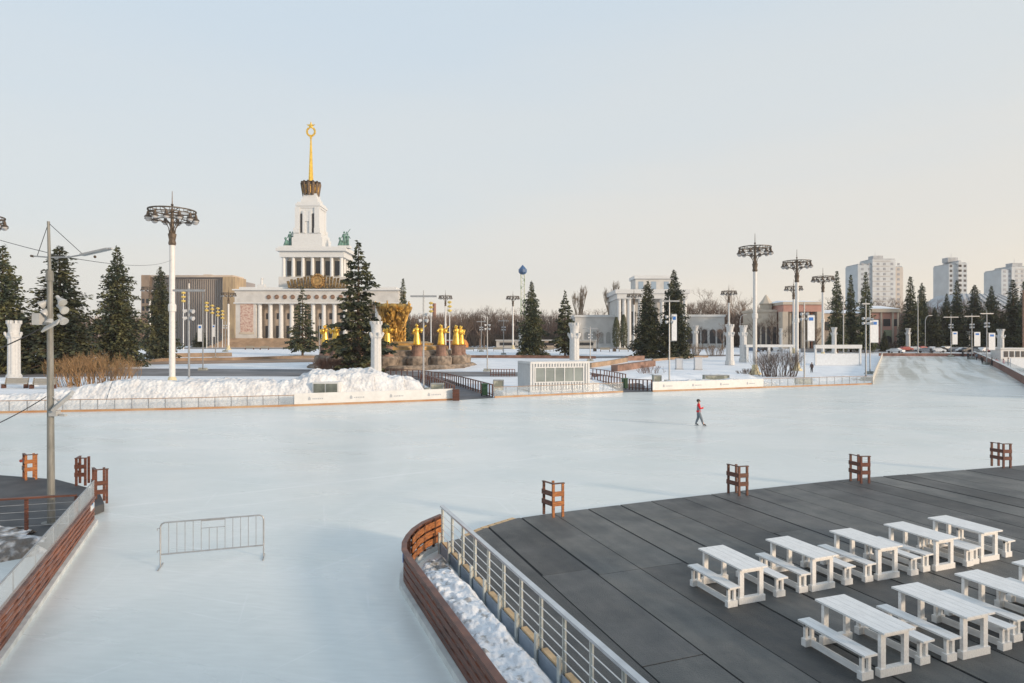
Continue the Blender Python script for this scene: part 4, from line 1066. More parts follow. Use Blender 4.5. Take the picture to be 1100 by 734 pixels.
# ---- posts with stacked yellow lanterns
def lantern_stack(label, px, D, top):
    t = thing('lantern_post', label, 'lamp post', A(px, D), 0, 'posts with stacked yellow lanterns')
    H = HZ(top, D)-zg(D); k = MB(); k.tube((0, 0, 0), (0, 0, H-.2), .18, .14, 8); k.build('post', white, t)
    for i in range(3):
        k = MB(); k.lathe([(.2, 0), (.7, .35), (.75, .6), (.2, .9)], 10, (0, 0, H-1.0-i*1.35)); k.build('lantern', mat('yellow_lantern', (.62, .46, .12), .5, var=.3), t)
for px, D, top, lab in ((463, 205, 324, 'left post of yellow lanterns behind the golden statues'), (483, 200, 323, 'right post of yellow lanterns behind the golden statues'), (197, 205, 313, 'post of yellow lanterns right of the near ring lamp'),
                        (222, 225, 324, 'first small yellow lantern post left of the mural'), (228, 232, 327, 'second small yellow lantern post left of the mural'), (234, 239, 330, 'third small yellow lantern post left of the mural'), (239, 246, 333, 'fourth small yellow lantern post nearest the mural')):
    lantern_stack(lab, px, D, top)

# ---- curved street lamp
for px, D, top, lab in ((994, 190, 339, 'thin curved street lamp before the dark trees on the right'), (795, 190, 338, 'thin curved street lamp right of the arched wing')):
    t = thing('curved_lamp', lab, 'street lamp', A(px, D)); H = HZ(top, D)-zg(D); k = MB()
    k.path([Vector((0, 0, 0)), Vector((0, 0, H*.85)), Vector((.3, 0, H*.95)), Vector((1.1, 0, H))], .1, 6); k.build('post', steel, t)
    k = MB(); k.box((1.5, 0, H), (1.1, .4, .2)); k.build('lamp_head', steel, t)
for px, D, top, lab in ((906, 165, 318, 'plain thin flagpole between the spruces before the pink pavilion'), (986, 180, 320, 'plain thin flagpole before the dark trees on the right'), (1099, 150, 312, 'plain reddish pole at the right picture edge')):
    k = MB(); k.tube((0, 0, 0), (0, 0, HZ(top, D)-zg(D)), .16, .1, 8); o = k.build('flagpole', steel if px < 1090 else granite); o.location = A(px, D); tag(o, lab, 'pole')

# ================================================================== FOUNTAIN
FC = A(423, 130, zg(118)-.1)
ft = thing('fountain', 'round stone fountain basin with stepped plinths and a golden sheaf', 'fountain', FC)
def rocky(a, z): return 1+.03*math.sin(a*9)+.02*math.sin(a*23+z)
k = MB(); k.lathe([(16.6, 0), (16.8, .5), (16.4, .9), (15.6, .95), (15.5, .5)], 64, wob=rocky); k.build('basin', stone, ft)
k = MB(); k.lathe([(15.5, .45), (.1, .5)], 48); k.build('snow_cover', snow, ft)
k = MB()
for i in range(16):
    a = R(6)+2*math.pi*i/16-math.pi/2
    k.lathe([(2.0, .5), (2.1, 2.2), (1.8, 2.6)], 14, (14*math.cos(a), 14*math.sin(a), 0))
k.lathe([(13.4, .5), (13.2, 2.5), (12.6, 2.7), (12.4, 3.6), (11.5, 3.7)], 48, wob=rocky); k.build('plinth', stone, ft)
k = MB(); k.lathe([(11.0, 3.0), (11.4, 3.7), (11.2, 4.4), (10.4, 4.6)], 48); k.lathe([(8, 4.0), (8.2, 5.0), (7, 5.4)], 32); k.build('upper_bowl', mat('gilded_rim', (.50, .31, .10), .5, c2=(.22, .14, .07), scale=.7, metal=.4), ft)
def shf(a, z): return 1+.10*math.sin(a*11+z*.4)+.05*math.sin(a*23-z)
k = MB(); Z0 = 4.0; ZT = HZ(327, 130)-FC.z
k.lathe([(2.6, Z0), (2.2, Z0+1.5), (1.7, Z0+3.2), (1.65, Z0+4.4), (2.2, Z0+6), (3.1, ZT-1.6), (3.5, ZT-.6), (2.9, ZT)], 44, wob=shf)
rn = random.Random(2)
for i in range(120):
    a = rn.uniform(0, 6.28); z = rn.uniform(Z0+.5, ZT); r = 2.0+(.0 if z < Z0+5 else (z-Z0-5)*.32)
    d = Vector((math.cos(a), math.sin(a), 0)); k.tube(d*r+Vector((0, 0, z-.8)), d*(r+.5)+Vector((0, 0, z+.6)), .28, .12, 5)
k.build('sheaf', oldgold, ft)
k = MB(); rn = random.Random(8)
for i in range(60):
    z = rn.uniform(0, 1); a = -math.pi/2+rn.uniform(-.8, .8)+(z-.5)*1.0; r = 2.0+1.4*z
    k.sphere((r*math.cos(a), r*math.sin(a), Z0+.8+z*(ZT-Z0-2)), rn.uniform(.16, .34), 6)
k.build('garland', mat('garland_gold', (.75, .45, .10), .4, c2=(.35, .2, .05), scale=1.5, metal=.7), ft)

def statue_mesh(seed):
    rn = random.Random(seed); k = MB()
    fold = lambda a, z: 1+.06*math.sin(a*7+seed)+.04*math.sin(a*12)
    lean = rn.uniform(-.1, .1)
    k.lathe([(.62, 0), (.60, .3), (.50, 1.2), (.42, 1.9), (.34, 2.3), (.40, 2.75), (.46, 3.05), (.20, 3.25), (.13, 3.38)], 20, wob=fold)
    k.sphere((0, -.02, 3.58), .235, 10, (1, 1, 1.15)); k.sphere((0, .08, 3.62), .26, 8); k.sphere((0, .16, 3.82), .14, 6)
    for s in (-1, 1):
        sh = Vector((s*.42, 0, 3.02)); md = rn.choice((0, 1, 1, 2))
        el = sh+Vector((s*(.28, .45, .5)[md], -.1, (-.7, -.25, .05)[md])); hn_ = el+Vector((s*(-.2, .45, .35)[md], -.45, (-.1, -.05, .5)[md]))
        k.tube(sh, el, .15, .12, 8); k.tube(el, hn_, .12, .08, 8); k.sphere(hn_, .12, 6)
        k.tube(sh+Vector((0, .05, .02)), el+Vector((0, .05, -.25)), .12, .20, 6)
    k.tube(Vector((.45, -.45, 2.3)), Vector((.6, -.5, 3.0)), .18, .30, 6)
    return k
STM = []
for v in range(4):
    k = statue_mesh(v*3+1); STM.append(k)
first = {}
slabels = {0: 'golden robed statue on the nearest fountain pedestal beside the white pillar', 1: 'second golden robed statue from the white pillar along the fountain front', 2: 'third golden robed statue from the white pillar along the fountain front',
           3: 'golden robed statue overlapping its neighbour near the right end of the fountain', 4: 'rightmost golden robed statue of the fountain ring', 5: 'golden statue just behind the rightmost one',
           15: 'golden statue seen through the branches of the ragged spruce', 14: 'golden statue left of the ragged spruce trunk', 13: 'golden statue at the left end of the fountain ring'}
for i in range(16):
    if i in (7, 8, 9, 10): continue
    a = R(6)+2*math.pi*i/16-math.pi/2; loc = Vector((FC.x+14*math.cos(a), FC.y+14*math.sin(a), FC.z+2.6))
    v = i % 4; lab = slabels.get(i, 'golden robed statue at the far %s of the fountain ring' % ('left end' if i > 10 else 'right end')+(' behind the others' if i == 11 else ''))
    if v in first: o = dup(first[v], loc, a+math.pi/2, lab)
    else:
        o = thing('golden_statue', lab, 'statue', loc, a+math.pi/2, 'golden statues round the fountain')
        k = MB(); k.lathe([(1.0, 0), (.95, .2), (.82, .3), (.80, 1.75), (.95, 1.9), (.7, 1.95)], 14); k.build('pedestal', granite, o)
        k = STM[v]; k.v = [(x, y, z+1.9) for x, y, z in k.v]; k.build('figure', gold, o, smooth=True); first[v] = o
        k = MB(); k.tube((.55, -.5, 4.2), (.62, -.52, 5.0), .10, .30, 7); k.build('offering', gold, o)
    o.scale = (1.2, 1.2, 1.05)

# ================================================================== LOW WALLS AND BEAMS IN THE GARDENS
def lowwall(name, label, pts, h, th, m, cat='wall', cap=None):
    P_ = T2(pts); c = P_[0].copy(); o = thing(name, label, cat, c)
    k = MB(); k.strip([(p.x, p.y) for p in P_], [p.z-.1 for p in P_], [p.z+h for p in P_], th); k.build('wall_body', m, o, world=True)
    k = MB(); k.strip([(p.x, p.y) for p in P_], [p.z+h for p in P_], [p.z+h+.1 for p in P_], th+.12); k.build('coping', cap or m, o, world=True)
    return o
lowwall('low_wall', 'long tan curved parapet in the snow below the colonnade', [(150, 391), (175, 388), (250, 387), (300, 385.5), (342, 385)], .55, .6, tan)
lowwall('low_wall', 'short orange-brown parapet in front of the small spruce', [(174, 384), (212, 383.5), (249, 383)], .9, .6, tan)
lowwall('low_wall', 'long red-brown parapet behind the fountain basin on the right', [(488, 384), (560, 384), (640, 385)], .45, .6, granite)
lowwall('low_wall', 'tan parapet right of the container kiosk', [(634, 395), (655, 392), (673, 388.5)], .8, .6, tan)
lowwall('wooden_beam', 'thick brown wooden beam lying in the snow right of the kiosk', [(660, 399), (701, 393)], 1.0, 1.3, granite, 'beam')
lowwall('wooden_beam', 'shorter dark brown beam in front of the twin spruces', [(673, 387.5), (691, 387)], .95, 1.2, granite, 'beam')
lowwall('low_wall', 'low brown parapet curving below the twin spruces', [(701, 388), (740, 384.5), (760, 384)], .35, .5, tan)

# benches
def bench(label, px, py, w=3.2, rz=0.0, group='garden benches', m=None, D=None):
    t = thing('bench', label, 'bench', T(px, py) if D is None else A(px, D), rz, group)
    k = MB()
    for i in range(5): k.box((0, .25+i*.035, .62+i*.13), (w, .04, .11))
    k.build('backrest', m or mat('bench_slats', (.42, .38, .30), .7, c2=(.20, .18, .15), scale=6, stretch=(.2, 1, 8)), t)
    k = MB()
    for i in range(4): k.box((0, -.3+i*.15, .5), (w, .12, .05))
    k.build('seat', m or MATS['bench_slats'], t)
    for s in (-1, 1):
        k = MB(); k.box((s*w*.47, 0, .24), (.1, .7, .5)); k.beam((s*w*.47, .25, .4), (s*w*.47, .45, 1.25), .1, .08); k.build('leg', darkwood, t)
    return t
b1 = bench('left one of two slatted benches below the fluted pillar', 16, 417, 2.9)
dup(b1, T(46, 417.5), .0, 'right one of two slatted benches beside the floodlight pole')
for i, (px, py) in enumerate(((504, 377.5), (518, 377.6), (535, 377.4), (590, 377.6), (650, 377.8), (670, 377.8), (268, 375.6), (284, 375.8), (586, 377.9))):
    dup(b1, T(px, py), 0, 'tiny dark bench %s on the distant square' % ('left of the bollard-like slim mast', 'right of the slim mast', 'below the ring lamp near the ride tower', 'below the spruce before the ride tower', 'left of the olive thuja', 'right of the olive thuja', 'left of the airy spruce', 'nearest the airy spruce', 'just left of the spruce before the ride tower')[i], 'tiny benches on the distant square')

# ================================================================== RINK BOARDS
def poly_between(pxs, n=1):
    return T2(pxs)
def board_run(name, label, pts, h, kind, zbase=.0):
    P_ = T2(pts); root = thing(name, label, 'barrier', P_[0].copy(), 0, 'boards along the far side of the rink')
    xy = [(p.x, p.y) for p in P_]; zb = [p.z for p in P_]
    k = MB(); k.strip(xy, [z-.02 for z in zb], [z+.16 for z in zb], .16); k.build('kick_board', mat('orange_kickboard', (.36, .16, .06), .6, c2=(.45, .30, .18), scale=.5), root, world=True)
    L = [0]
    for a, b in zip(P_, P_[1:]): L.append(L[-1]+(b-a).length)
    def at(s):
        for i in range(len(P_)-1):
            if s <= L[i+1] or i == len(P_)-2: return P_[i].lerp(P_[i+1], (s-L[i])/(L[i+1]-L[i]))
    if kind == 'white':
        k = MB(); k.strip(xy, [z+.17 for z in zb], [z+h for z in zb], .10); k.build('panel', white, root, world=True)
        n = int(L[-1]/3.6); first = None
        for i in range(n):
            p = at(L[-1]*(i+.5)/n); q = at(min(L[-1], L[-1]*(i+.5)/n+.3)); d = (q-p).normalized(); nn = Vector((d.y, -d.x, 0)); ang = math.atan2(d.y, d.x)
            k = MB(); c = p+nn*.056+Vector((0, 0, .6)) - d*.55
            k.box(c, (.22, .02, .22), ang); k.box(c+Vector((0, 0, .15)), (.10, .02, .10), ang+0)
            for j in range(6): k.box(c+d*(.32+j*.16), (.10, .02, .11 if j % 2 else .09), ang)
            k.build('logo', logo, root, world=True)
    else:
        k = MB(); k.strip(xy, [z+.16 for z in zb], [z+h-.05 for z in zb], .02); k.build('pane', clearpane, root, world=True)
        k = MB(); k.strip(xy, [z+h-.05 for z in zb], [z+h for z in zb], .09); k.build('top_rail', mat('brown_rail', (.30, .19, .12), .6), root, world=True)
        k = MB(); n = int(L[-1]/1.25)
        posts = []
        for i in range(n+1):
            p = at(L[-1]*i/n); q = p+Vector((0, 0, h-.05)); kk = MB(); kk.tube(p+Vector((0, -.03, .1)), q+Vector((0, -.03, 0)), .035, .035, 4); kk.build('post', steel, root, world=True)
    return root
board_run('rink_barrier', 'see-through low rink barrier along the left snow bank', [(-70, 445.5), (0, 444), (100, 442), (200, 440), (316, 436.5)], 1.0, 'glass')
board_run('rink_boards', 'long white rink board in front of the tallest snow bank', [(316, 436.5), (400, 433.3), (486, 430)], 1.12, 'white')
board_run('rink_barrier', 'see-through rink barrier in front of the container kiosk', [(531, 427.5), (600, 424.5), (669, 421.5)], 1.1, 'glass')
board_run('rink_boards', 'white rink board in front of the right-hand snow bank', [(701, 421), (760, 419), (820, 416.8)], 1.12, 'white')
board_run('rink_barrier', 'see-through rink barrier ending at the corner of the far rink arm', [(820, 416.8), (880, 414.8), (936, 413)], 1.15, 'glass')
# brown end post beside the ramp
e = T(490, 430.4); t = thing('boards_end_post', 'brown timber end piece of the white board beside the ramp', 'post', e)
k = MB(); k.box((0, 0, .55), (.6, .5, 1.1)); k.build('core', darkwood, t)
k = MB()
for i in range(4): k.box((0, -.27, .2+i*.26), (.66, .05, .14))
k.build('slat', wood, t)
# corridor walls
t = thing('rink_edge', 'grey board along the left side of the far rink arm', 'barrier', T(937, 413))
P_ = T2([(937, 413), (941, 401), (945, 391), (948, 383)])
k = MB(); k.strip([(p.x, p.y) for p in P_], [p.z for p in P_], [p.z+1.0 for p in P_], .14); k.build('panel', mat('dull_board', (.50, .49, .46), .7, var=.12, scale=.4), t, world=True)
t = thing('slatted_wall', 'long red-brown slatted wall with a white top along the right of the far rink arm', 'wall', T(1046, 383))
P_ = RIGHT_TOP; xy = [(p.x, p.y) for p in P_]
for i in range(4):
    k = MB(); k.strip(xy, [p.z+.08+i*.30 for p in P_], [p.z+.33+i*.30 for p in P_], .08); k.build('slat', mat('dull_red_wood', (.20, .10, .08), .7, var=.3, scale=1), t, world=True)
k = MB(); k.strip(xy, [p.z for p in P_], [p.z+1.2 for p in P_], .03); k.build('backing', darkwood, t, world=True)
k = MB(); k.strip([(x+.2, y+.25) for x, y in xy], [p.z+.9 for p in P_], [p.z+2.1 for p in P_], .04); k.build('glass_top', plexi, t, world=True)
k = MB(); k.strip(xy, [p.z+1.27 for p in P_], [p.z+1.33 for p in P_], .5); k.build('coping', white, t, world=True)
t = thing('slatted_wall', 'low red-brown wall closing the far end of the rink arm', 'wall', T(944, 383))
P_ = T2([(944, 382.5), (1000, 382.7), (1046, 383)])
k = MB(); k.strip([(p.x, p.y) for p in P_], [p.z for p in P_], [p.z+.75 for p in P_], .14); k.build('boards', MATS['dull_red_wood'], t, world=True)
k = MB(); k.strip([(p.x, p.y) for p in P_], [p.z+.75 for p in P_], [p.z+.80 for p in P_], .3); k.build('coping', offwhite, t, world=True)

# ---- timber balustrades at the two ramps
def balustrade(label, pts, n, h=1.1):
    P_ = T2(pts); root = thing('balustrade', label, 'railing', P_[0].copy(), 0, 'brown timber balustrades at the ramps')
    L = [0]
    for a, b in zip(P_, P_[1:]): L.append(L[-1]+(b-a).length)
    first = None
    for i in range(n):
        s = L[-1]*i/(n-1); j = 0
        while j < len(L)-2 and s > L[j+1]: j += 1
        p = P_[j].lerp(P_[j+1], (s-L[j])/(L[j+1]-L[j]))
        if first is None:
            k = MB(); k.box((0, 0, h/2), (.13, .13, h)); first = k.build('post', darkwood, root); first.location = p-root.location
        else: c = first.copy(); COL.objects.link(c); c.parent = root; c.location = p-root.location
    xy = [(p.x, p.y) for p in P_]
    k = MB(); k.strip(xy, [p.z+h for p in P_], [p.z+h+.09 for p in P_], .18); k.strip(xy, [p.z+.25 for p in P_], [p.z+.33 for p in P_], .06); k.build('handrail', wood, root, world=True)
balustrade('long dark timber balustrade running from the fountain down to the ice', [(414, 405), (450, 407), (480, 411.5), (505, 419), (529, 427)], 34, 1.25)
balustrade('left timber balustrade of the ramp, half behind the white board', [(452, 411), (468, 417), (488, 428)], 16, 1.2)
balustrade('short timber balustrade left of the container kiosk', [(527, 404.5), (553, 404.5)], 10)
balustrade('timber balustrade between the kiosk and the green bin', [(633, 404), (650, 406.5), (672, 412)], 13, 1.2)
balustrade('timber balustrade behind the second gap in the boards', [(633, 409), (648, 412), (666, 416)], 12, 1.1)
balustrade('timber balustrade right of the second green bin', [(676, 419), (688, 420), (700, 420.5)], 7, 1.25)
def bin_(label, px, py):
    t = thing('wheelie_bin', label, 'bin', T(px, py), .2, 'green wheelie bins by the ramps')
    k = MB(); k.prism([(-.26, -.28), (.26, -.28), (.26, .28), (-.26, .28)], .12, .95); k.build('bin_body', green, t)
    k = MB(); k.box((0, .0, 1.0), (.60, .66, .08)); k.box((0, .34, .98), (.5, .08, .06)); k.build('lid', mat('green_lid', (.012, .065, .028), .5), t)
    for s in (-1, 1): k = MB(); k.tube((s*.22, .26, .12), (s*.30, .26, .12), .12, .12, 10); k.build('wheel', black, t)
    t.scale = (1.05, 1.2, 1.3); return t
bin_('green wheelie bin at the foot of the long balustrade', 520.5, 426)
bin_('green wheelie bin right of the container kiosk', 671, 418.5)

# concrete-like blocks by the ramps
def crate_block(label, px, py, w, h, d=1.0, m=None):
    p = T(px, py); t = thing('covered_block', label, 'block', p, 0, 'camouflage-covered blocks behind the boards')
    k = MB(); k.box((0, 0, h/2), (w, d, h)); k.build('block_body', m or mat('camouflage_cover', (.42, .42, .34), .8, c2=(.22, .23, .19), scale=1.6, lo=.45, hi=.55), t)
    k = MB()
    for s in (-1, 1): k.box((s*(w/2-.04), -d/2-.02, h/2), (.1, .05, h))
    k.box((0, -d/2-.02, h-.04), (w-.2, .05, .1)); k.build('frame', steel, t)
crate_block('grey-green covered block between the mast and the ramp', 470, 425, 1.35, 1.3)
crate_block('grey-green covered block left of the container kiosk', 535.5, 421.5, 1.2, 1.4)
crate_block('wide camouflage-covered block behind the right white board', 769, 414, 3.2, 1.35)
crate_block('small camouflage-covered block beside the second gap', 705.5, 416, 1.0, 1.5)
crate_block('low camouflage-covered block at the foot of the bannered mast right of the hedge', 863, 412.5, 2.0, .8)
# bench shelter window sunk in the snow bank
p = T(348, 434.8); p = Vector((p.x, p.y+.35, 0)); t = thing('shelter', 'low two-paned glass shelter half buried in the tall snow bank', 'shelter', (p.x, p.y, 0))
k = MB(); k.box((0, .75, 1.0), (2.35, 1.3, 2.0)); k.build('shell', white, t)
for s in (-1, 1):
    k = MB(); k.box((s*.56, .08, 1.38), (1.02, .04, .95)); k.build('pane', mat('shelter_glass', (.20, .22, .19), .12, c2=(.11, .125, .11), scale=1.2), t)

# ---- container kiosk
kp = T(570, 421.5); kio = thing('container_kiosk', 'white corrugated container kiosk with a five-pane window', 'kiosk', kp, R(16))
L_, Dp, Hk = 7.1, 4.9, 3.35
k = MB(); k.box((L_/2, Dp/2, Hk/2+.05), (L_-.12, Dp-.12, Hk-.1))
n = 20
for i in range(n):
    x = .2+(L_-.4)*(i+.5)/n
    if .45 < x < 6.45:
        k.box((x, .0, .64), (.17, .16, .86)); k.box((x, .0, 3.03), (.17, .16, .40))
    else: k.box((x, .0, Hk/2), (.17, .16, Hk-.3))
for i in range(18):
    y = .2+(Dp-.4)*(i+.5)/18; k.box((.03, y, Hk/2), (.07, .12, Hk-.3))
k.build('corrugated_wall', white, kio)
k = MB()
for x in (.06, L_-.06):
    for y in (.06, Dp-.06): k.box((x, y, Hk/2), (.22, .22, Hk))
k.box((L_/2, .02, Hk-.08), (L_, .16, .20)); k.box((L_/2, .02, .1), (L_, .16, .2)); k.box((.02, Dp/2, Hk-.08), (.16, Dp, .2)); k.box((L_/2, Dp/2, Hk+.02), (L_, Dp, .1))
k.build('corner_frame', white, kio)
wx0, wx1, wz0, wz1 = .55, 6.35, 1.15, 2.72
k = MB()
for i in range(6): k.box((wx0+(wx1-wx0)*i/5, -.03, (wz0+wz1)/2), (.10, .12, wz1-wz0+.14))
k.box(((wx0+wx1)/2, -.03, wz0-.05), (wx1-wx0+.2, .14, .12)); k.box(((wx0+wx1)/2, -.03, wz1+.05), (wx1-wx0+.2, .14, .12)); k.build('window_frame', white, kio)
for i in range(5):
    k = MB(); w = (wx1-wx0)/5; k.box((wx0+w*(i+.5), -.015, (wz0+wz1)/2), (w-.1, .04, wz1-wz0)); k.build('pane', kioskglass, kio)
k = MB(); k.box((L_+.9, .6, .9), (1.6, .1, .08), M=Matrix.Rotation(.55, 3, 'Y')); k.box((L_+.75, .65, .45), (1.5, .1, .9)); k.build('stair_screen', white, kio)

# ---- white open-frame stage on the right
D6 = 109.0; c = T(900, 392.5)
t = thing('white_pergola', 'white open-framed pergola with a pale solid front panel right of the hedge', 'pergola', c)
P6 = c.y/F
def x6(p): return (p-900)*P6
def z6(py): return HZ(py, c.y)-c.z
k = MB(); k.box((x6(900), 0, z6(380)/2), (50*P6, .2, z6(380))); k.build('front_panel', mat('pale_blue_panel', (.66, .70, .74), .6, var=.05), t)
k = MB(); k.box((x6(900), 0, z6(372.5)), (50*P6, .8, 4*P6)); k.box((x6(848), 9, z6(372)), (60*P6, .8, 3*P6)); k.build('beam', white, t)
for p_ in (876, 924): k = MB(); k.box((x6(p_), 0, z6(374)/2), (.35, .35, z6(374))); k.build('post', white, t)
for p_ in (820, 845, 870): k = MB(); k.box((x6(p_), 9, z6(373)/2), (.5, .5, z6(373))); k.build('post', white, t)
def grey_box(label, px, py, w, h):
    t = thing('utility_box', label, 'box', T(px, py)); k = MB(); k.box((0, .4, h/2), (w, .9, h)); k.build('cabinet', mat('grey_box', (.52, .54, .57), .6, var=.05), t)
    k = MB(); k.box((0, .4, h+.05), (w+.1, 1.0, .1)); k.box((0, .4, .08), (w+.2, 1.1, .16)); k.build('lid', graycon, t)
grey_box('grey metal cabinet on the snow in front of the distant pillar', 750.5, 397.5, 1.35, 2.3)
grey_box('pale cabinet half hidden behind the bannered mast', 730, 397, 1.2, 2.0)
# booths at the far right
t = thing('ticket_booth', 'small white booth with dark windows at the right edge', 'booth', A(1093, 140))
k = MB(); k.box((0, 1.5, 1.5), (7.5, 3, 3)); k.build('wall', white, t); k = MB(); k.box((0, 1.5, 3.08), (8, 3.5, .25)); k.build('roof', white, t)
window_parts(t, [(-2.6+1.3*i, -.02, 1.8) for i in range(5)], .9, 1.3, darkwin)
t = thing('white_box', 'white hoarding with a pale blue rail before the small booth', 'hoarding', A(1098, 112))
k = MB(); k.box((0, 0, 1.4), (4.2, .2, 2.0)); k.build('panel', mat('pale_blue_panel', (.66, .70, .74), .6), t)
k = MB()
for z in (.2, .42, .64): k.tube((-3, -.6, z), (4, -.6, z), .04, .04, 5)
for x in (-3, -1, 1, 3): k.tube((x, -.6, -.2), (x, -.6, .66), .04, .04, 5)
k.build('rail', mat('blue_rail', (.25, .36, .45), .5), t)
# tiny bollard-like stone blocks along the square edge
for i, (px, py) in enumerate(((613, 377.3), (639, 377.5), (660, 377.7), (680, 376.8), (690, 377.6))):
    k = MB(); k.prism([(-.5, -.4), (.5, -.4), (.5, .4), (-.5, .4)], 0, .7); k.prism([(-.35, -.3), (.35, -.3), (.35, .3), (-.35, .3)], .7, .95)
    o = k.build('stone_block', darkmetal); o.location = T(px, py); tag(o, 'tiny dark stone block, %s from the left on the distant square' % ORDS[i], 'block', 'tiny dark blocks on the distant square')
# orange dome & stalls behind the statues
k = MB(); k.lathe([(3.2, 0), (3.2, 1.4), (2.5, 2.6), (1.2, 3.4), (.2, 3.7)], 14); o = k.build('orange_tent', mat('orange_canvas', (.55, .22, .06), .7)); o.location = A(493.5, 222, 3.5)
tag(o, 'small orange domed tent beyond the golden statues', 'tent')
for i, (px, w, mm, lab) in enumerate(((480, 5, 'red', 'small red stall just right of the last golden statue'), (545, 8, 'white', 'small white stall left of the spruce before the ride tower'), (586, 9, 'cream', 'low cream stall between the two middle spruces'), (630, 7, 'white', 'low white stall beside the kiosk pillar'))):
    t = thing('stall', lab, 'stall', A(px, 226)); k = MB(); k.box((0, 1.5, 1.4), (w, 3, 2.8)); k.build('wall', {'red': mat('red_stall', (.42, .10, .07), .7), 'white': offwhite, 'cream': beige}[mm], t)
    k = MB(); k.box((0, 1.3, 2.95), (w+.6, 3.8, .3)); k.build('roof', white, t); k = MB(); k.box((0, -.02, 1.6), (w*.7, .06, 1.1)); k.build('counter_opening', darkwin, t)

# ---- parked cars
def car(label, px, D, col, rz):
    t = thing('parked_car', label, 'car', A(px, D), rz, 'cars parked on the far right')
    prof = [(-2.2, .35), (-2.25, .75), (-1.9, .95), (-1.35, 1.0), (-.75, 1.45), (.75, 1.48), (1.45, 1.0), (2.1, .92), (2.25, .6), (2.2, .35)]
    k = MB(); n = len(prof); vs = []
    for y in (-.85, .85):
        for (x, z) in prof: vs.append((x, y*(1 if z < 1.1 else .82), z))
    k.add(vs, [tuple(range(n)), tuple(range(2*n-1, n-1, -1))]+[(i, n+i, n+(i+1) % n, (i+1) % n) for i in range(n)]); k.build('car_body', col, t)
    k = MB(); k.add([(-1.15, -.82, 1.04), (1.25, -.82, 1.04), (.68, -.73, 1.4), (-.7, -.73, 1.4)], [(0, 1, 2, 3)]); k.add([(-1.15, .82, 1.04), (1.25, .82, 1.04), (.68, .73, 1.4), (-.7, .73, 1.4)], [(3, 2, 1, 0)]); k.build('side_window', glass, t)
    for x in (-1.4, 1.4):
        for y in (-.8, .8): k = MB(); k.tube((x, y-.09, .33), (x, y+.09, .33), .33, .33, 14); k.build('wheel', black, t)
    return t
cc = [mat('car_red', (.30, .03, .03), .35), mat('car_white', (.66, .66, .66), .35), mat('car_black', (.03, .03, .035), .3), mat('car_grey', (.25, .26, .28), .35), mat('car_blue', (.06, .10, .18), .35)]
carl = [('red parked car nearest the small distant pillar', 972, 192, 0), ('white parked car below the flagpole', 982, 196, 1), ('dark red parked car in the far row', 990, 205, 0), ('white parked car behind the curved street lamp', 1001, 188, 1), ('black parked car right of the curved street lamp', 1010, 180, 2),
        ('light parked van left of the first bannered mast', 1016, 200, 1), ('grey parked car behind the first bannered mast', 1026, 178, 3), ('white parked car between the bannered masts', 1035, 172, 1), ('black parked car behind the middle banner', 1046, 168, 2), ('grey parked car behind the right banner', 1063, 172, 3), ('white parked car near the white pillar', 1071, 178, 1),
        ('dark blue parked car beyond the pillar pair', 808, 196, 4), ('black parked car right of the pillar pair', 822, 200, 2), ('white parked car far behind the hedge', 833, 206, 1)]
for i, (lab, px, D, ci) in enumerate(carl): car(lab, px, 183+(D-168)*.35 if px > 900 else D*.95, cc[ci], (.1, -.2, .3, 1.2, 0)[i % 5])

more_cars = [('silver parked car just right of the rear corner mast', 962, 1), ('grey parked car under the curved street lamp', 995, 3), ('white parked car between the curved lamp and the first bannered mast', 1006, 1), ('black parked car left of the middle bannered mast', 1039, 2), ('white parked van right of the middle banner', 1055, 1), ('red parked car behind the rightmost mast', 1059, 0), ('dark parked car just left of the small booth', 1083, 2)]
for i, (lab, px, ci) in enumerate(more_cars): car(lab, px, 179+i*1.3, cc[ci], .4*i-1)

# ================================================================== PEOPLE
def figure(joints, edges, zones, hair_col, scale=1.0):
    """one continuous skinned body from a joint skeleton; faces coloured by where they lie"""
    me = bpy.data.meshes.new('person_body'); names = list(joints)
    me.from_pydata([joints[n][0] for n in names], [(names.index(a), names.index(b)) for a, b in edges], [])
    ob = bpy.data.objects.new('person_body', me); COL.objects.link(ob)
    sk = ob.modifiers.new('skin', 'SKIN'); ob.modifiers.new('sub', 'SUBSURF').levels = 1; ob.modifiers['sub'].render_levels = 1
    lay = me.skin_vertices[0].data if me.skin_vertices else None
    if lay is None:
        ob.data.attributes  # noqa
    for i, n in enumerate(names):
        r = joints[n][1]; lay[i].radius = (r, r) if not isinstance(r, tuple) else r; lay[i].use_root = (n == 'pelvis')
    dg = bpy.context.evaluated_depsgraph_get(); dg.update()
    new = bpy.data.meshes.new_from_object(ob.evaluated_get(dg)); new.name = 'person_body'
    ob.modifiers.clear(); ob.data = new
    for z in zones['mats']: new.materials.append(z)
    for p in new.polygons: p.material_index = zones['fn'](p.center); p.use_smooth = True
    return ob
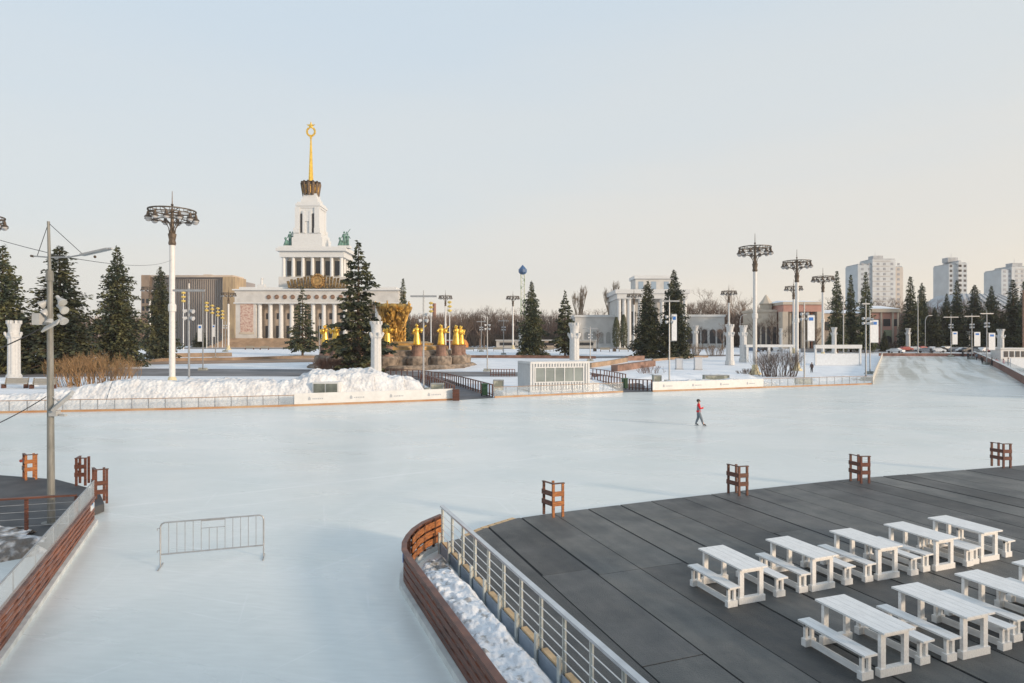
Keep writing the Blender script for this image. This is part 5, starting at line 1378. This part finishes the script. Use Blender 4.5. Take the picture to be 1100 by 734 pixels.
def person(label, loc, rz, upper, lower, sleeve, pose='walk', group=None, skates=False, hood=None, detail=True):
    root = thing('person', label, 'person', loc, rz, group)
    st = .26 if pose == 'skate' else .12
    J_ = None
    J = {'pelvis': ((0, 0, .98), (.15, .12)), 'waist': ((0, 0, 1.12), (.15, .11)), 'chest': ((0, .01, 1.33), (.18, .13)), 'neck': ((0, 0, 1.50), (.065, .065)), 'head': ((0, -.02, 1.62), (.092, .10)), 'crown': ((0, -.01, 1.75), (.07, .08)),
         'hipL': ((-.10, 0, .93), .115), 'hipR': ((.10, 0, .93), .115)}
    if pose in ('skate', 'walk'):
        J.update({'kneeL': ((-.10, -st*.55-.02, .52), .078), 'ankL': ((-.11, -st*1.1, .12), .048), 'toeL': ((-.12, -st*1.1-.19, .07), .042),
                  'kneeR': ((.10, .02, .52), .078), 'ankR': ((.10, st*.75, .12), .048), 'toeR': ((.11, st*.75-.19, .07), .042)})
    else:
        J.update({'kneeL': ((-.11, -.03, .51), .078), 'ankL': ((-.12, 0, .12), .048), 'toeL': ((-.13, -.19, .07), .042), 'kneeR': ((.11, -.03, .51), .078), 'ankR': ((.12, 0, .12), .048), 'toeR': ((.13, -.19, .07), .042)})
    fwd = pose == 'skate'
    for s, n in ((-1, 'L'), (1, 'R')):
        J['sh'+n] = ((s*.20, 0, 1.43), .078)
        J['el'+n] = ((s*.26, -.08 if fwd else .02, 1.16), .060)
        J['wr'+n] = ((s*.14, -.25, 1.24 if s < 0 else 1.16), .036) if fwd else ((s*.27, -.08, .92), .036)
        J['ha'+n] = ((s*.08, -.31, 1.28 if s < 0 else 1.18), .034) if fwd else ((s*.27, -.10, .83), .034)
    E = [('pelvis', 'waist'), ('waist', 'chest'), ('chest', 'neck'), ('neck', 'head'), ('head', 'crown')]
    for n in 'LR': E += [('pelvis', 'hip'+n), ('hip'+n, 'knee'+n), ('knee'+n, 'ank'+n), ('ank'+n, 'toe'+n), ('chest', 'sh'+n), ('sh'+n, 'el'+n), ('el'+n, 'wr'+n), ('wr'+n, 'ha'+n)]
    bulk = {'hip': 1.12, 'kne': 1.25, 'ank': 1.35, 'sh': 1.2, 'el': 1.25, 'wr': 1.25, 'che': 1.12, 'wai': 1.15, 'pel': 1.12}
    for n_j in list(J):
        for pre, f in bulk.items():
            if n_j.startswith(pre): r_j = J[n_j][1]; J[n_j] = (J[n_j][0], (r_j[0]*f, r_j[1]*f) if isinstance(r_j, tuple) else r_j*f)
    def zone(c):
        if c.z > 1.525: return 3
        if c.z < .14: return 4
        if abs(c.x) < .30 and c.y < -.285 and fwd: return 3
        if not fwd and c.z < .86 and abs(c.x) > .215: return 3
        if c.z < (.90 if abs(c.x) < .22 else .5): return 1
        if c.z > 1.36 or abs(c.x) > .195 or c.y < -.17: return 2
        return 0
    body = figure(J, E, {'mats': [upper, lower, sleeve, skinm, black], 'fn': zone}, None); body.parent = root; body.name = 'person_body'
    hm_ = hood or mat('dark_hair', (.05, .035, .028), .7)
    k = MB(); k.sphere((0, .02, 1.70), .115, 10, (1, 1.08, 1.0)); k.build('hair', hm_, root, smooth=True)
    if detail:
        k = MB(); k.sphere((0, -.125, 1.645), .018, 6, (1, 1.3, 1.2)); k.build('nose', skinm, root)
        for s in (-1, 1):
            k = MB(); k.sphere((s*.035, -.11, 1.675), .012, 6); k.build('eye', black, root); k = MB(); k.sphere((s*.095, 0, 1.65), .026, 6, (.5, 1, 1.3)); k.build('ear', skinm, root)
            for f in range(4):
                b = Vector(J['haL' if s < 0 else 'haR'][0]) if fwd else Vector((s*.27, -.10, .83))
                k = MB(); o_ = Vector((s*(-.02+.015*f), -.02, -.01)); k.tube(b+o_, b+o_+Vector((-s*.015, -.045 if fwd else -.01, -.01 if fwd else -.06)), .010, .008, 5); k.build('finger', skinm, root)
        k = MB(); k.lathe([(.20, .93), (.19, .99), (.185, 1.05)], 14); k.v = [(x*.92, y*.78, z) for x, y, z in k.v]; k.build('jacket_hem', sleeve, root)
    if skates:
        for n in 'LR':
            a = Vector(J['ank'+n][0]); k = MB(); k.box((a.x, a.y-.09, .015), (.012, .30, .03)); k.box((a.x, a.y, .045), (.03, .04, .05)); k.box((a.x, a.y-.16, .045), (.03, .04, .05)); k.build('skate_blade', steel, root)
    return root
pg = G(750.5, 457.5)
person('person skating alone on the ice in a grey vest with red hood and sleeves', pg, R(78), greycloth, mat('grey_trousers', (.17, .20, .23), .8), red, 'skate', skates=True)
walkers = [(1055, 134, 'person in dark clothes walking behind the right slatted wall', 'k', 'walk'), (1078, 122, 'person in a red jacket by the white pillar', 'r', 'stand'), (1070.5, 124, 'person in a red jacket behind the rightmost banner', 'r', 'walk'), (1083, 126, 'person in grey standing right of the red jackets', 'g', 'stand'),
           (1040, 150, 'person in dark clothes below the middle banner', 'k', 'stand'), (1049, 146, 'person in grey below the middle banner', 'g', 'walk'), (1034, 160, 'person in black between the two left banners', 'k', 'walk'), (1000, 176, 'person in dark clothes at the end wall of the rink arm', 'k', 'walk'), (1065.5, 127, 'person in black beside the rightmost mast', 'k', 'walk'),
           (872, 109, 'person in dark brown at the left post of the pergola', 'b', 'stand'), (803, 185, 'person in blue by the parked cars behind the pillars', 'u', 'stand'), (815, 187, 'person in black by the cars right of the pillar pair', 'k', 'walk')]
cm = {'k': mat('black_cloth', (.03, .03, .035), .8), 'r': red, 'g': greycloth, 'b': mat('brown_cloth', (.10, .06, .05), .8), 'u': mat('blue_cloth', (.05, .10, .2), .8)}
for i, (px, D, lab, c_, po) in enumerate(walkers):
    m_ = cm[c_]; person(lab, A(px, D), (i*1.3) % 6.28, m_, cm['k'], m_, po, 'distant people', detail=False)

# ================================================================== NEAR OBJECTS
# ---- floodlight pole on the left platform
bp = G(55, 562, DZ); DP = bp.y
fp = thing('floodlight_pole', 'tall grey pole with floodlights and two stayed lamp arms on the left platform', 'pole', bp)
def lz(py): return HZ(py, DP)-DZ
def lx(px): return (px-55)*DP/F
k = MB(); k.tube((0, 0, 0), (lx(53.5), 0, lz(300)), .105, .075, 14); k.tube((lx(53.5), 0, lz(300)), (lx(52), 0, lz(238)), .048, .038, 10)
k.tube((lx(53.4), 0, lz(302)), (lx(53.3), 0, lz(291)), .11, .09, 12); k.tube((0, 0, 0), (0, 0, .03), .25, .25, 12); k.build('pole', mat('pole_grey', (.19, .19, .175), .55, var=.2, scale=3, stretch=(3, 3, .6)), fp)
k = MB(); zt = lz(276.5)
k.path([Vector((lx(33), 0, lz(275))), Vector((lx(52), 0, zt)), Vector((lx(72), 0, lz(276.5))), Vector((lx(88), 0, lz(274))), Vector((lx(100), 0, lz(272)))], .022, 6)
k.build('lamp_arm', steel, fp)
k = MB(); k.beam((lx(88), 0, lz(274)), (lx(117), 0, lz(267.5)), .22, .05); k.sphere((lx(118), 0, lz(267.3)), .06, 8, (1.6, 1, .6)); k.build('street_lamp_head', steel, fp)
k = MB(); k.tube((lx(52.5), 0, lz(240)), (lx(88), 0, lz(272.5)), .009, .009, 4); k.tube((lx(52), 0, lz(240)), (lx(40), 0, lz(275)), .009, .009, 4); k.build('stay_wire', black, fp)
k = MB(); k.tube((lx(33), 0, lz(275)), (lx(36), 0, lz(275.5)), .035, .035, 6); k.sphere((lx(102), 0, lz(276)), .045, 6); k.build('insulator', darkmetal, fp)
flm = mat('floodlight_white', (.40, .41, .41), .4, var=.08)
def flood(x, z, dx, dy, tilt, r=.12):
    a = Vector((x, 0, z)); d = Vector((dx, dy, -tilt)).normalized()
    k = MB(); k.tube(a, a+d*.12, r*.55, r, 14); k.tube(a+d*.12, a+d*.17, r, r*1.05, 14); k.tube(a-d*.16, a, r*.4, r*.5, 10)
    o = k.build('floodlight', flm, fp)
    g = MB(); g.tube(a+d*.171, a+d*.176, r*.8, r*.8, 14); g.build('lens', mat('pale_lens', (.42, .43, .42), .2), o)
for (x, py, dx, dy, tl) in ((.26, 322, .8, -.3, .7), (-.16, 325, -.8, -.4, .7), (.30, 331, 1, -.3, .6), (-.10, 333.5, -.5, -.6, .9), (.30, 342, .9, -.3, .8), (-.02, 343, .1, -.6, 1.2)):
    flood(x, lz(py), dx, dy, tl)
k = MB(); k.box((lx(43.5), -.05, lz(343)), (.22, .3, .34)); k.build('control_box', flm, fp)
k = MB(); M_ = Matrix.Rotation(R(-28), 3, 'Y') @ Matrix.Rotation(R(35), 3, 'X'); k.box((lx(60), -.2, lz(350)), (.52, .30, .05), M=M_); k.build('bracket_panel', flm, fp)
k = MB(); M_ = Matrix.Rotation(R(-40), 3, 'Y') @ Matrix.Rotation(R(30), 3, 'X'); k.box((lx(71.5), -.15, lz(430.5)), (.72, .30, .10), M=M_); k.build('flood_panel', flm, fp)
k = MB(); k.tube((0, 0, lz(425)), (lx(66), -.1, lz(432)), .018, .018, 6); k.tube((0, 0, lz(445)), (lx(72), -.1, lz(445.5)), .03, .03, 6); k.box((lx(60), -.05, lz(444)), (.22, .2, .16)); k.box((lx(70), -.08, lz(446)), (.16, .12, .05)); k.build('bracket', flm, fp)
# cables
def cable(label, a, b, sag, r):
    k = MB(); pts = []
    for i in range(25):
        t = i/24; p = Vector(a).lerp(Vector(b), t); p.z -= sag*4*t*(1-t); pts.append(p)
    k.path(pts, r, 5); o = k.build('cable', black); tag(o, label, 'cable'); return o
top = Vector((bp.x+lx(53), bp.y, HZ(279, DP)))
cable('long thin cable running right from the lamp arms across the sky', (bp.x+lx(53), bp.y, HZ(273, DP)), A(185, 72.6, HZ(279, 72.6)), .5, .012)
cable('thin cable leaving the lamp arms towards the left edge', (bp.x+lx(53), bp.y, HZ(272, DP)), Vector(((-60-550)/F*22, 22, HZ(239, 22))), .05, .010)
cable('black cable from the floodlights down to the left edge', (bp.x+lx(48), bp.y-.1, HZ(352, DP)), Vector(((-80-550)/F*14, 14, HZ(400, 14))), .12, .018)
cable('black cable from the lower bracket down to the left edge', (bp.x+lx(52), bp.y-.1, HZ(426, DP)), Vector(((-60-550)/F*13, 13, HZ(478, 13))), .1, .014)

# ---- left railing
lr = thing('railing', 'brown-topped wire railing on the left platform', 'railing', G(31, 580, DZ))
a = G(-40, 580, DZ); b = G(82, 571, DZ); zt = DZ+1.03
for tt in (0, .55, 1.0):
    p = a.lerp(b, tt); k = MB(); k.box(p+Vector((0, 0, .5)), (.07, .07, 1.02)); k.build('post', wood, lr, world=True)
k = MB(); k.beam(a+Vector((0, 0, 1.04)), b+Vector((0, 0, 1.04)), .11, .05); k.build('top_rail', wood, lr, world=True)
for z in (.25, .45, .65, .85): k = MB(); k.tube(a+Vector((0, 0, z)), b+Vector((0, 0, z)), .008, .008, 5); k.build('wire', steel, lr, world=True)

# ---- pallet fences round the snow pockets
def pallet_fence(label, pts, ztop, zbot, nplank, posts_at, glasstop=None, pm=None, white_foot=True, inner_side=1):
    root = thing('slatted_fence', label, 'fence', (pts[0][0], pts[0][1], 0))
    L = [0]; P_ = [Vector((p[0], p[1], 0)) for p in pts]
    for a, b in zip(P_, P_[1:]): L.append(L[-1]+(b-a).length)
    h = (ztop-zbot)/nplank
    for i in range(nplank):
        k = MB(); k.strip(pts, zbot+h*i+.020, zbot+h*(i+1)-.036, .035); k.build('plank', pm or wood, root, world=True)
    k = MB(); k.strip(pts, ztop, ztop+.035, .125); k.build('cap', mat('cap_wood', (.20, .085, .055), .5, c2=(.10, .045, .035), scale=3), root, world=True)
    if white_foot: k = MB(); k.strip(pts, -.01, zbot-.004, .22); k.build('foot_board', mat('icy_foot', (.62, .64, .63), .5, var=.12), root, world=True)
    s = .02; first = None
    while s < L[-1]:
        j = 0
        while j < len(L)-2 and s > L[j+1]: j += 1
        d = (P_[j+1]-P_[j]).normalized(); n = Vector((-d.y, d.x, 0))*inner_side; p = P_[j]+d*(s-L[j])+n*.055
        k = MB(); k.box((p.x, p.y, (ztop+0)/2), (.06, .06, ztop-.01), math.atan2(d.y, d.x)); k.build('post', darkwood, root, world=True)
        s += posts_at
    if glasstop:
        z1 = glasstop; N_ = [Vector((0, 0, 0))]
        k = MB(); k.strip(pts, ztop+.045, z1, .012); k.build('glass_screen', plexi, root, world=True)
        k = MB(); k.strip(pts, z1, z1+.025, .03); k.build('glass_edge', steel, root, world=True)
        s = .3
        while s < L[-1]:
            j = 0
            while j < len(L)-2 and s > L[j+1]: j += 1
            p = P_[j].lerp(P_[j+1], (s-L[j])/(L[j+1]-L[j])); k = MB(); k.tube((p.x-.04, p.y, ztop), (p.x-.04, p.y, z1), .012, .012, 5); k.build('glass_clamp', steel, root, world=True)
            s += 1.6
    return root
core = [(-1.97, 17.35), (-2.36, 16.62), (-2.52, 16.05), (-2.58, 15.5), (-2.58, 14.95), (-2.50, 14.45), (-2.35, 14.05)]
x, y = -2.35, 14.05
while y > 5.0: x += .388*.7; y -= .922*.7; core.append((x, y))
mf = pallet_fence('curved dark brown slatted fence with snow heaped behind it', core, .86, .14, 4, .42, inner_side=1)
# inner boards near the bend, sunlight put into their orange colour
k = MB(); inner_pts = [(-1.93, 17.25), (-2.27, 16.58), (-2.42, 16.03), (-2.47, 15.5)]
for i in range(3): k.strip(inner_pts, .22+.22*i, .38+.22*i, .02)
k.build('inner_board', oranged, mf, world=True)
k = MB(); bpnt = Vector(core[6]); k.box((-2.572, 14.72, .60), (.02, .10, .20), R(8)); k.build('sticker', blue, mf, world=True)
lf = [tuple(G(101, 562)[:2]), (-9.3, 11.4), (-7.2, 6.7), (-6.2, 4.4)]
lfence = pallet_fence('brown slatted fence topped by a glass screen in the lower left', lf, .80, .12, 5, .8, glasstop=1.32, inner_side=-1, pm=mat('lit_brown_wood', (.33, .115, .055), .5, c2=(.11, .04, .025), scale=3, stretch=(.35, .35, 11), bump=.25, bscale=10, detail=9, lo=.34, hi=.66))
k = MB(); d = (Vector(lf[1])-Vector(lf[0])).normalized(); p = Vector(lf[0])+d*.45; p = Vector((p.x, p.y, 0))+Vector((-d.y, d.x, 0))*.03
k.box((p.x, p.y, .62), (.5, .02, .17), math.atan2(d.y, d.x)); k.build('sticker', mat('sticker', (.70, .73, .76), .4, c2=(.10, .32, .60), scale=1.2, lo=.42, hi=.46), lfence, world=True)
# slatted gate post at its end
# ---- metal railing along the deck
mr_ = thing('deck_railing', 'galvanised railing with white wires along the left edge of the deck', 'railing', (RA.x, RA.y, DZ))
d = (RB-RA).normalized(); nrm = Vector((d.y, -d.x, 0))       # towards the snow pocket
if nrm.x > 0: nrm = -nrm
Lr = (RB-RA).length; np_ = 14; sp0 = Lr/np_
# spacing shrinks nowhere: even posts
for i in range(np_+1):
    p = RA+d*(sp0*i)
    k = MB(); k.box(p+Vector((0, 0, DZ+.46)), (.075, .022, .96), math.atan2(d.y, d.x)); k.box(p+nrm*.0+Vector((0, 0, DZ+.46)), (.022, .07, .958), math.atan2(d.y, d.x))
    k.build('post', mat('post_steel', (.52, .55, .53), .5, var=.15, scale=5, metal=.25), mr_, world=True)
    k = MB(); k.box(p+nrm*.105+Vector((0, 0, .28)), (.085, .03, .56), math.atan2(d.y, d.x)); k.box(p+nrm*.085+Vector((0, 0, .28)), (.02, .06, .55), math.atan2(d.y, d.x)); k.build('foot_plate', MATS['post_steel'], mr_, world=True)
k = MB(); k.beam(RA-d*.08+Vector((0, 0, DZ+.965)), RB+Vector((0, 0, DZ+.965)), .105, .05); k.build('top_rail', mat('rail_steel', (.58, .60, .62), .35, var=.08, metal=.4), mr_, world=True)
for z in (.20, .38, .56, .74):
    k = MB(); k.tube(RA+nrm*.012+Vector((0, 0, DZ+z)), RB+nrm*.012+Vector((0, 0, DZ+z)), .0095, .0095, 6); k.build('wire', whitesteel, mr_, world=True)
k = MB(); k.beam(RA+nrm*.055+Vector((0, 0, .11)), RB+nrm*.055+Vector((0, 0, .11)), .035, .33); k.build('fascia_board', mat('blue_grey_fascia', (.27, .32, .38), .6, var=.12, scale=2), mr_, world=True)
for i in range(np_):
    a = RA+d*(sp0*i+.09)-nrm*.02; b = RA+d*(sp0*(i+1)-.09)-nrm*.02
    k = MB(); k.beam(a+Vector((0, 0, DZ+.02)), b+Vector((0, 0, DZ+.02)), .11, .04); k.build('kerb_board', palewood, mr_, world=True)

# ---- crowd barrier lying across the ice
a = G(172.3, 609.5); b = G(283.2, 598.7); d = (b-a); Lb = d.length; ang = math.atan2(d.y, d.x)
cb = thing('crowd_barrier', 'grey tubular steel crowd barrier standing on the ice', 'barrier', a, ang)
H = 1.12; z0 = .32
k = MB(); r = .019
k.path([Vector((0, 0, z0)), Vector((0, 0, H-.1)), Vector((.03, 0, H-.03)), Vector((.1, 0, H)), Vector((Lb-.1, 0, H)), Vector((Lb-.03, 0, H-.03)), Vector((Lb, 0, H-.1)), Vector((Lb, 0, z0)), Vector((0, 0, z0))], r, 8); k.build('frame', steel, cb)
for i in range(1, 13):
    x = Lb*i/13; top = H if not (i in (6, 7)) else H-.22
    k = MB(); k.tube((x, 0, z0), (x, 0, top), .008, .008, 6); k.build('bar', steel, cb)
k = MB(); k.tube((Lb*5/13, 0, H-.22), (Lb*8/13, 0, H-.22), .010, .010, 6); k.box((Lb*6.5/13, 0, H-.025), (Lb*3/13, .014, .03)); k.build('name_plate_rail', steel, cb)
for x in (0, Lb):
    k = MB(); k.tube((x, 0, z0), (x, 0, .015), .016, .016, 8); k.tube((x, -.28, .015), (x, .28, .015), .016, .016, 8); k.build('foot', steel, cb)
for z in (.42, .98): k = MB(); k.tube((0, 0, z), (-.07, 0, z), .012, .012, 6); k.tube((-.07, 0, z), (-.07, 0, z-.05), .01, .01, 6); k.build('hook', steel, cb)

# ---- timber corner markers
def marker(label, O, u, w, H=1.02, om=None, rz=0):
    oranged = om
    root = thing('timber_marker', label, 'marker', O, rz, 'slatted timber corner markers at the ice edge')
    pts = [Vector((0, 0, 0)), Vector(u), Vector(w), Vector(u)+Vector(w)]
    for i, p in enumerate(pts[:4]):
        k = MB(); k.box(p+Vector((0, 0, H/2)), (.075, .055, H), math.atan2(u[1], u[0])); k.build('post', oranged if i != 2 else wood, root)  # beside orange fronts, dark left post and side planks hold painted-in shade
    for z_ in (.42, .72):
        k = MB(); k.beam(Vector(u)*-.12+Vector((0, -.035, z_)), Vector(u)*1.14+Vector((0, -.035, z_)), .03, .15); k.build('front_plank', oranged, root)
        k = MB(); n = Vector((w[1], -w[0], 0)).normalized()*-.04; k.beam(n+Vector((0, 0, z_)), Vector(w)*1.1+n+Vector((0, 0, z_-.0)), .03, .15); k.build('side_plank', wood, root)
    k = MB(); k.beam(Vector(u)*-.15+Vector((0, 0, H+.015)), Vector(u)*1.18+Vector((0, 0, H+.015)), .09, .028); k.beam(Vector((0, 0, H+.012)), Vector(w)*1.12+Vector((0, 0, H+.012)), .08, .026); k.build('cap', darkwood, root)
    return root
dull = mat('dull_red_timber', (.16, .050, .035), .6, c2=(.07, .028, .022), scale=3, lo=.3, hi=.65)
for lab, px, py, z_, ang, mm, sz in (('slatted orange timber marker nearest the curved fence', 594.5, 556, DZ, 2, oranged, 1), ('slatted brown timber marker behind the first picnic tables, second from the fence', 794, 533, DZ, -4, wood, 1),
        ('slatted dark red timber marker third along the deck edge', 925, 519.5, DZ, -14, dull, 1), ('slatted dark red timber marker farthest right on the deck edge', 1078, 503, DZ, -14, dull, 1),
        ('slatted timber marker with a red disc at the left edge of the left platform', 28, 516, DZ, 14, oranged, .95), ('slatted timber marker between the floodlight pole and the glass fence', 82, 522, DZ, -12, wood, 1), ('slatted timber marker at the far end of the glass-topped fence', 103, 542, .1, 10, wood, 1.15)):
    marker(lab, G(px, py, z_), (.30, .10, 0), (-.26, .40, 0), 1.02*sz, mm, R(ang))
o = G(24, 497, 0); k = MB(); pdisc = G(28, 516, DZ)+Vector((-.10, -.12, .78)); k.tube((0, 0, 0), (0, -.02, 0), .06, .06, 14); q = k.build('red_disc', mat('dull_red_disc', (.30, .05, .03), .6)); q.location = pdisc
tag(q, 'small red disc fixed to the leftmost timber marker', 'sign')

# ---- picnic tables and benches
def picnic_table(label, loc):
    t = thing('picnic_table', label, 'table', loc, TRZ, 'white wooden picnic tables on the dark deck')
    # local x across the table, local y along it, near end at y = 0
    Wt, Lt = .69, 1.42
    k = MB()
    for i in range(4): k.box((-.01+(i+.5)*Wt/4, Lt/2-.09, .735), (Wt/4-.007, Lt, .034))
    k.build('tabletop', whitewood, t)
    k = MB()
    for y in (.03, Lt-.22): k.box((Wt/2-.01, y, .70), (Wt-.12, .05, .035))
    k.box((Wt/2-.01, Lt/2-.1, .685), (.05, Lt-.3, .06)); k.build('batten', whitewood, t)
    for y in (.035, Lt-.23):
        for x in (.085, Wt-.105):
            k = MB(); k.box((x, y, .40), (.105, .06, .57)); k.build('leg', whitewood, t)
        k = MB(); k.box((Wt/2-.01, y-.0, .065), (Wt-.02, .10, .13)); k.build('foot_rail', whitewood, t)
        k = MB(); k.box((Wt/2-.01, y, .655), (Wt-.09, .062, .045))
        for s, x in ((-1, .02), (1, Wt-.04)): k.add([(x, y-.02, .715), (x+.03*-s, y-.02, .715), (x+.055*-s, y-.02, .60), (x, y+.02, .715), (x+.03*-s, y+.02, .715), (x+.055*-s, y+.02, .60)], [(0, 1, 2), (5, 4, 3), (0, 3, 4, 1), (1, 4, 5, 2), (2, 5, 3, 0)])
        k.build('head_rail', whitewood, t)
    return t
def picnic_bench(label, loc):
    t = thing('bench', label, 'bench', loc, TRZ, 'white wooden benches beside the picnic tables')
    Wb, Lb_ = .27, 1.40
    k = MB()
    for i in range(2): k.box(((i+.5)*Wb/2, Lb_/2-.08, .415), (Wb/2-.005, Lb_, .035))
    k.build('seat', whitewood, t)
    for y in (.035, Lb_-.2):
        for x in (.065, Wb-.065):
            k = MB(); k.box((x, y, .25), (.06, .05, .29)); k.build('leg', whitewood, t)
        k = MB(); k.box((Wb/2, y, .065), (Wb-.03, .10, .13)); k.build('foot', whitewood, t)
        k = MB(); k.box((Wb/2, y, .37), (Wb-.07, .06, .055)); k.build('head_rail', whitewood, t)
    k = MB(); k.box((Wb/2, Lb_/2-.08, .075), (.035, Lb_-.38, .12)); k.build('stretcher', whitewood, t)
    return t
TRZ = math.atan2(V.y, V.x)     # local x along V; local y then points away from the camera, along -U
rowsT = [[(793.7, 650.2), (872.2, 636.5), (942, 624), (1004.5, 614.2), (1053.6, 604.9)], [(945.8, 729.3), (1033, 709)]]
ordn = ['first', 'second', 'third', 'fourth', 'fifth']
tabs = []
for ri, rw in enumerate(rowsT):
    base = [G(px, py, DZ) for px, py in rw]
    if ri == 1: base += [base[0]+V*1.83*2, base[0]+V*1.83*3]
    for i, p in enumerate(base): tabs.append((ri, i, Vector((p.x, p.y, DZ+.008))))
tp = bp2 = None
for ri, i, p in tabs:
    rn_ = 'back' if ri == 0 else 'front'
    lab = 'white picnic table, %s from the left in the %s row on the deck' % (ordn[i], rn_)
    if tp is None: tp = picnic_table(lab, p)
    else: dup(tp, p+U*random.uniform(-.04, .04), TRZ+R(random.uniform(-1.6, 1.6)), lab)
    for s, off_ in ((-1, -.35), (1, .96)):
        q = p+V*(off_+random.uniform(-.02, .02))+U*random.uniform(-.07, .07); lab = 'low white bench on the %s side of the %s table of the %s row' % ('left' if s < 0 else 'right', ordn[i], rn_)
        if bp2 is None: bp2 = picnic_bench(lab, q)
        else: dup(bp2, q, TRZ+R(random.uniform(-1.2, 1.2)), lab)
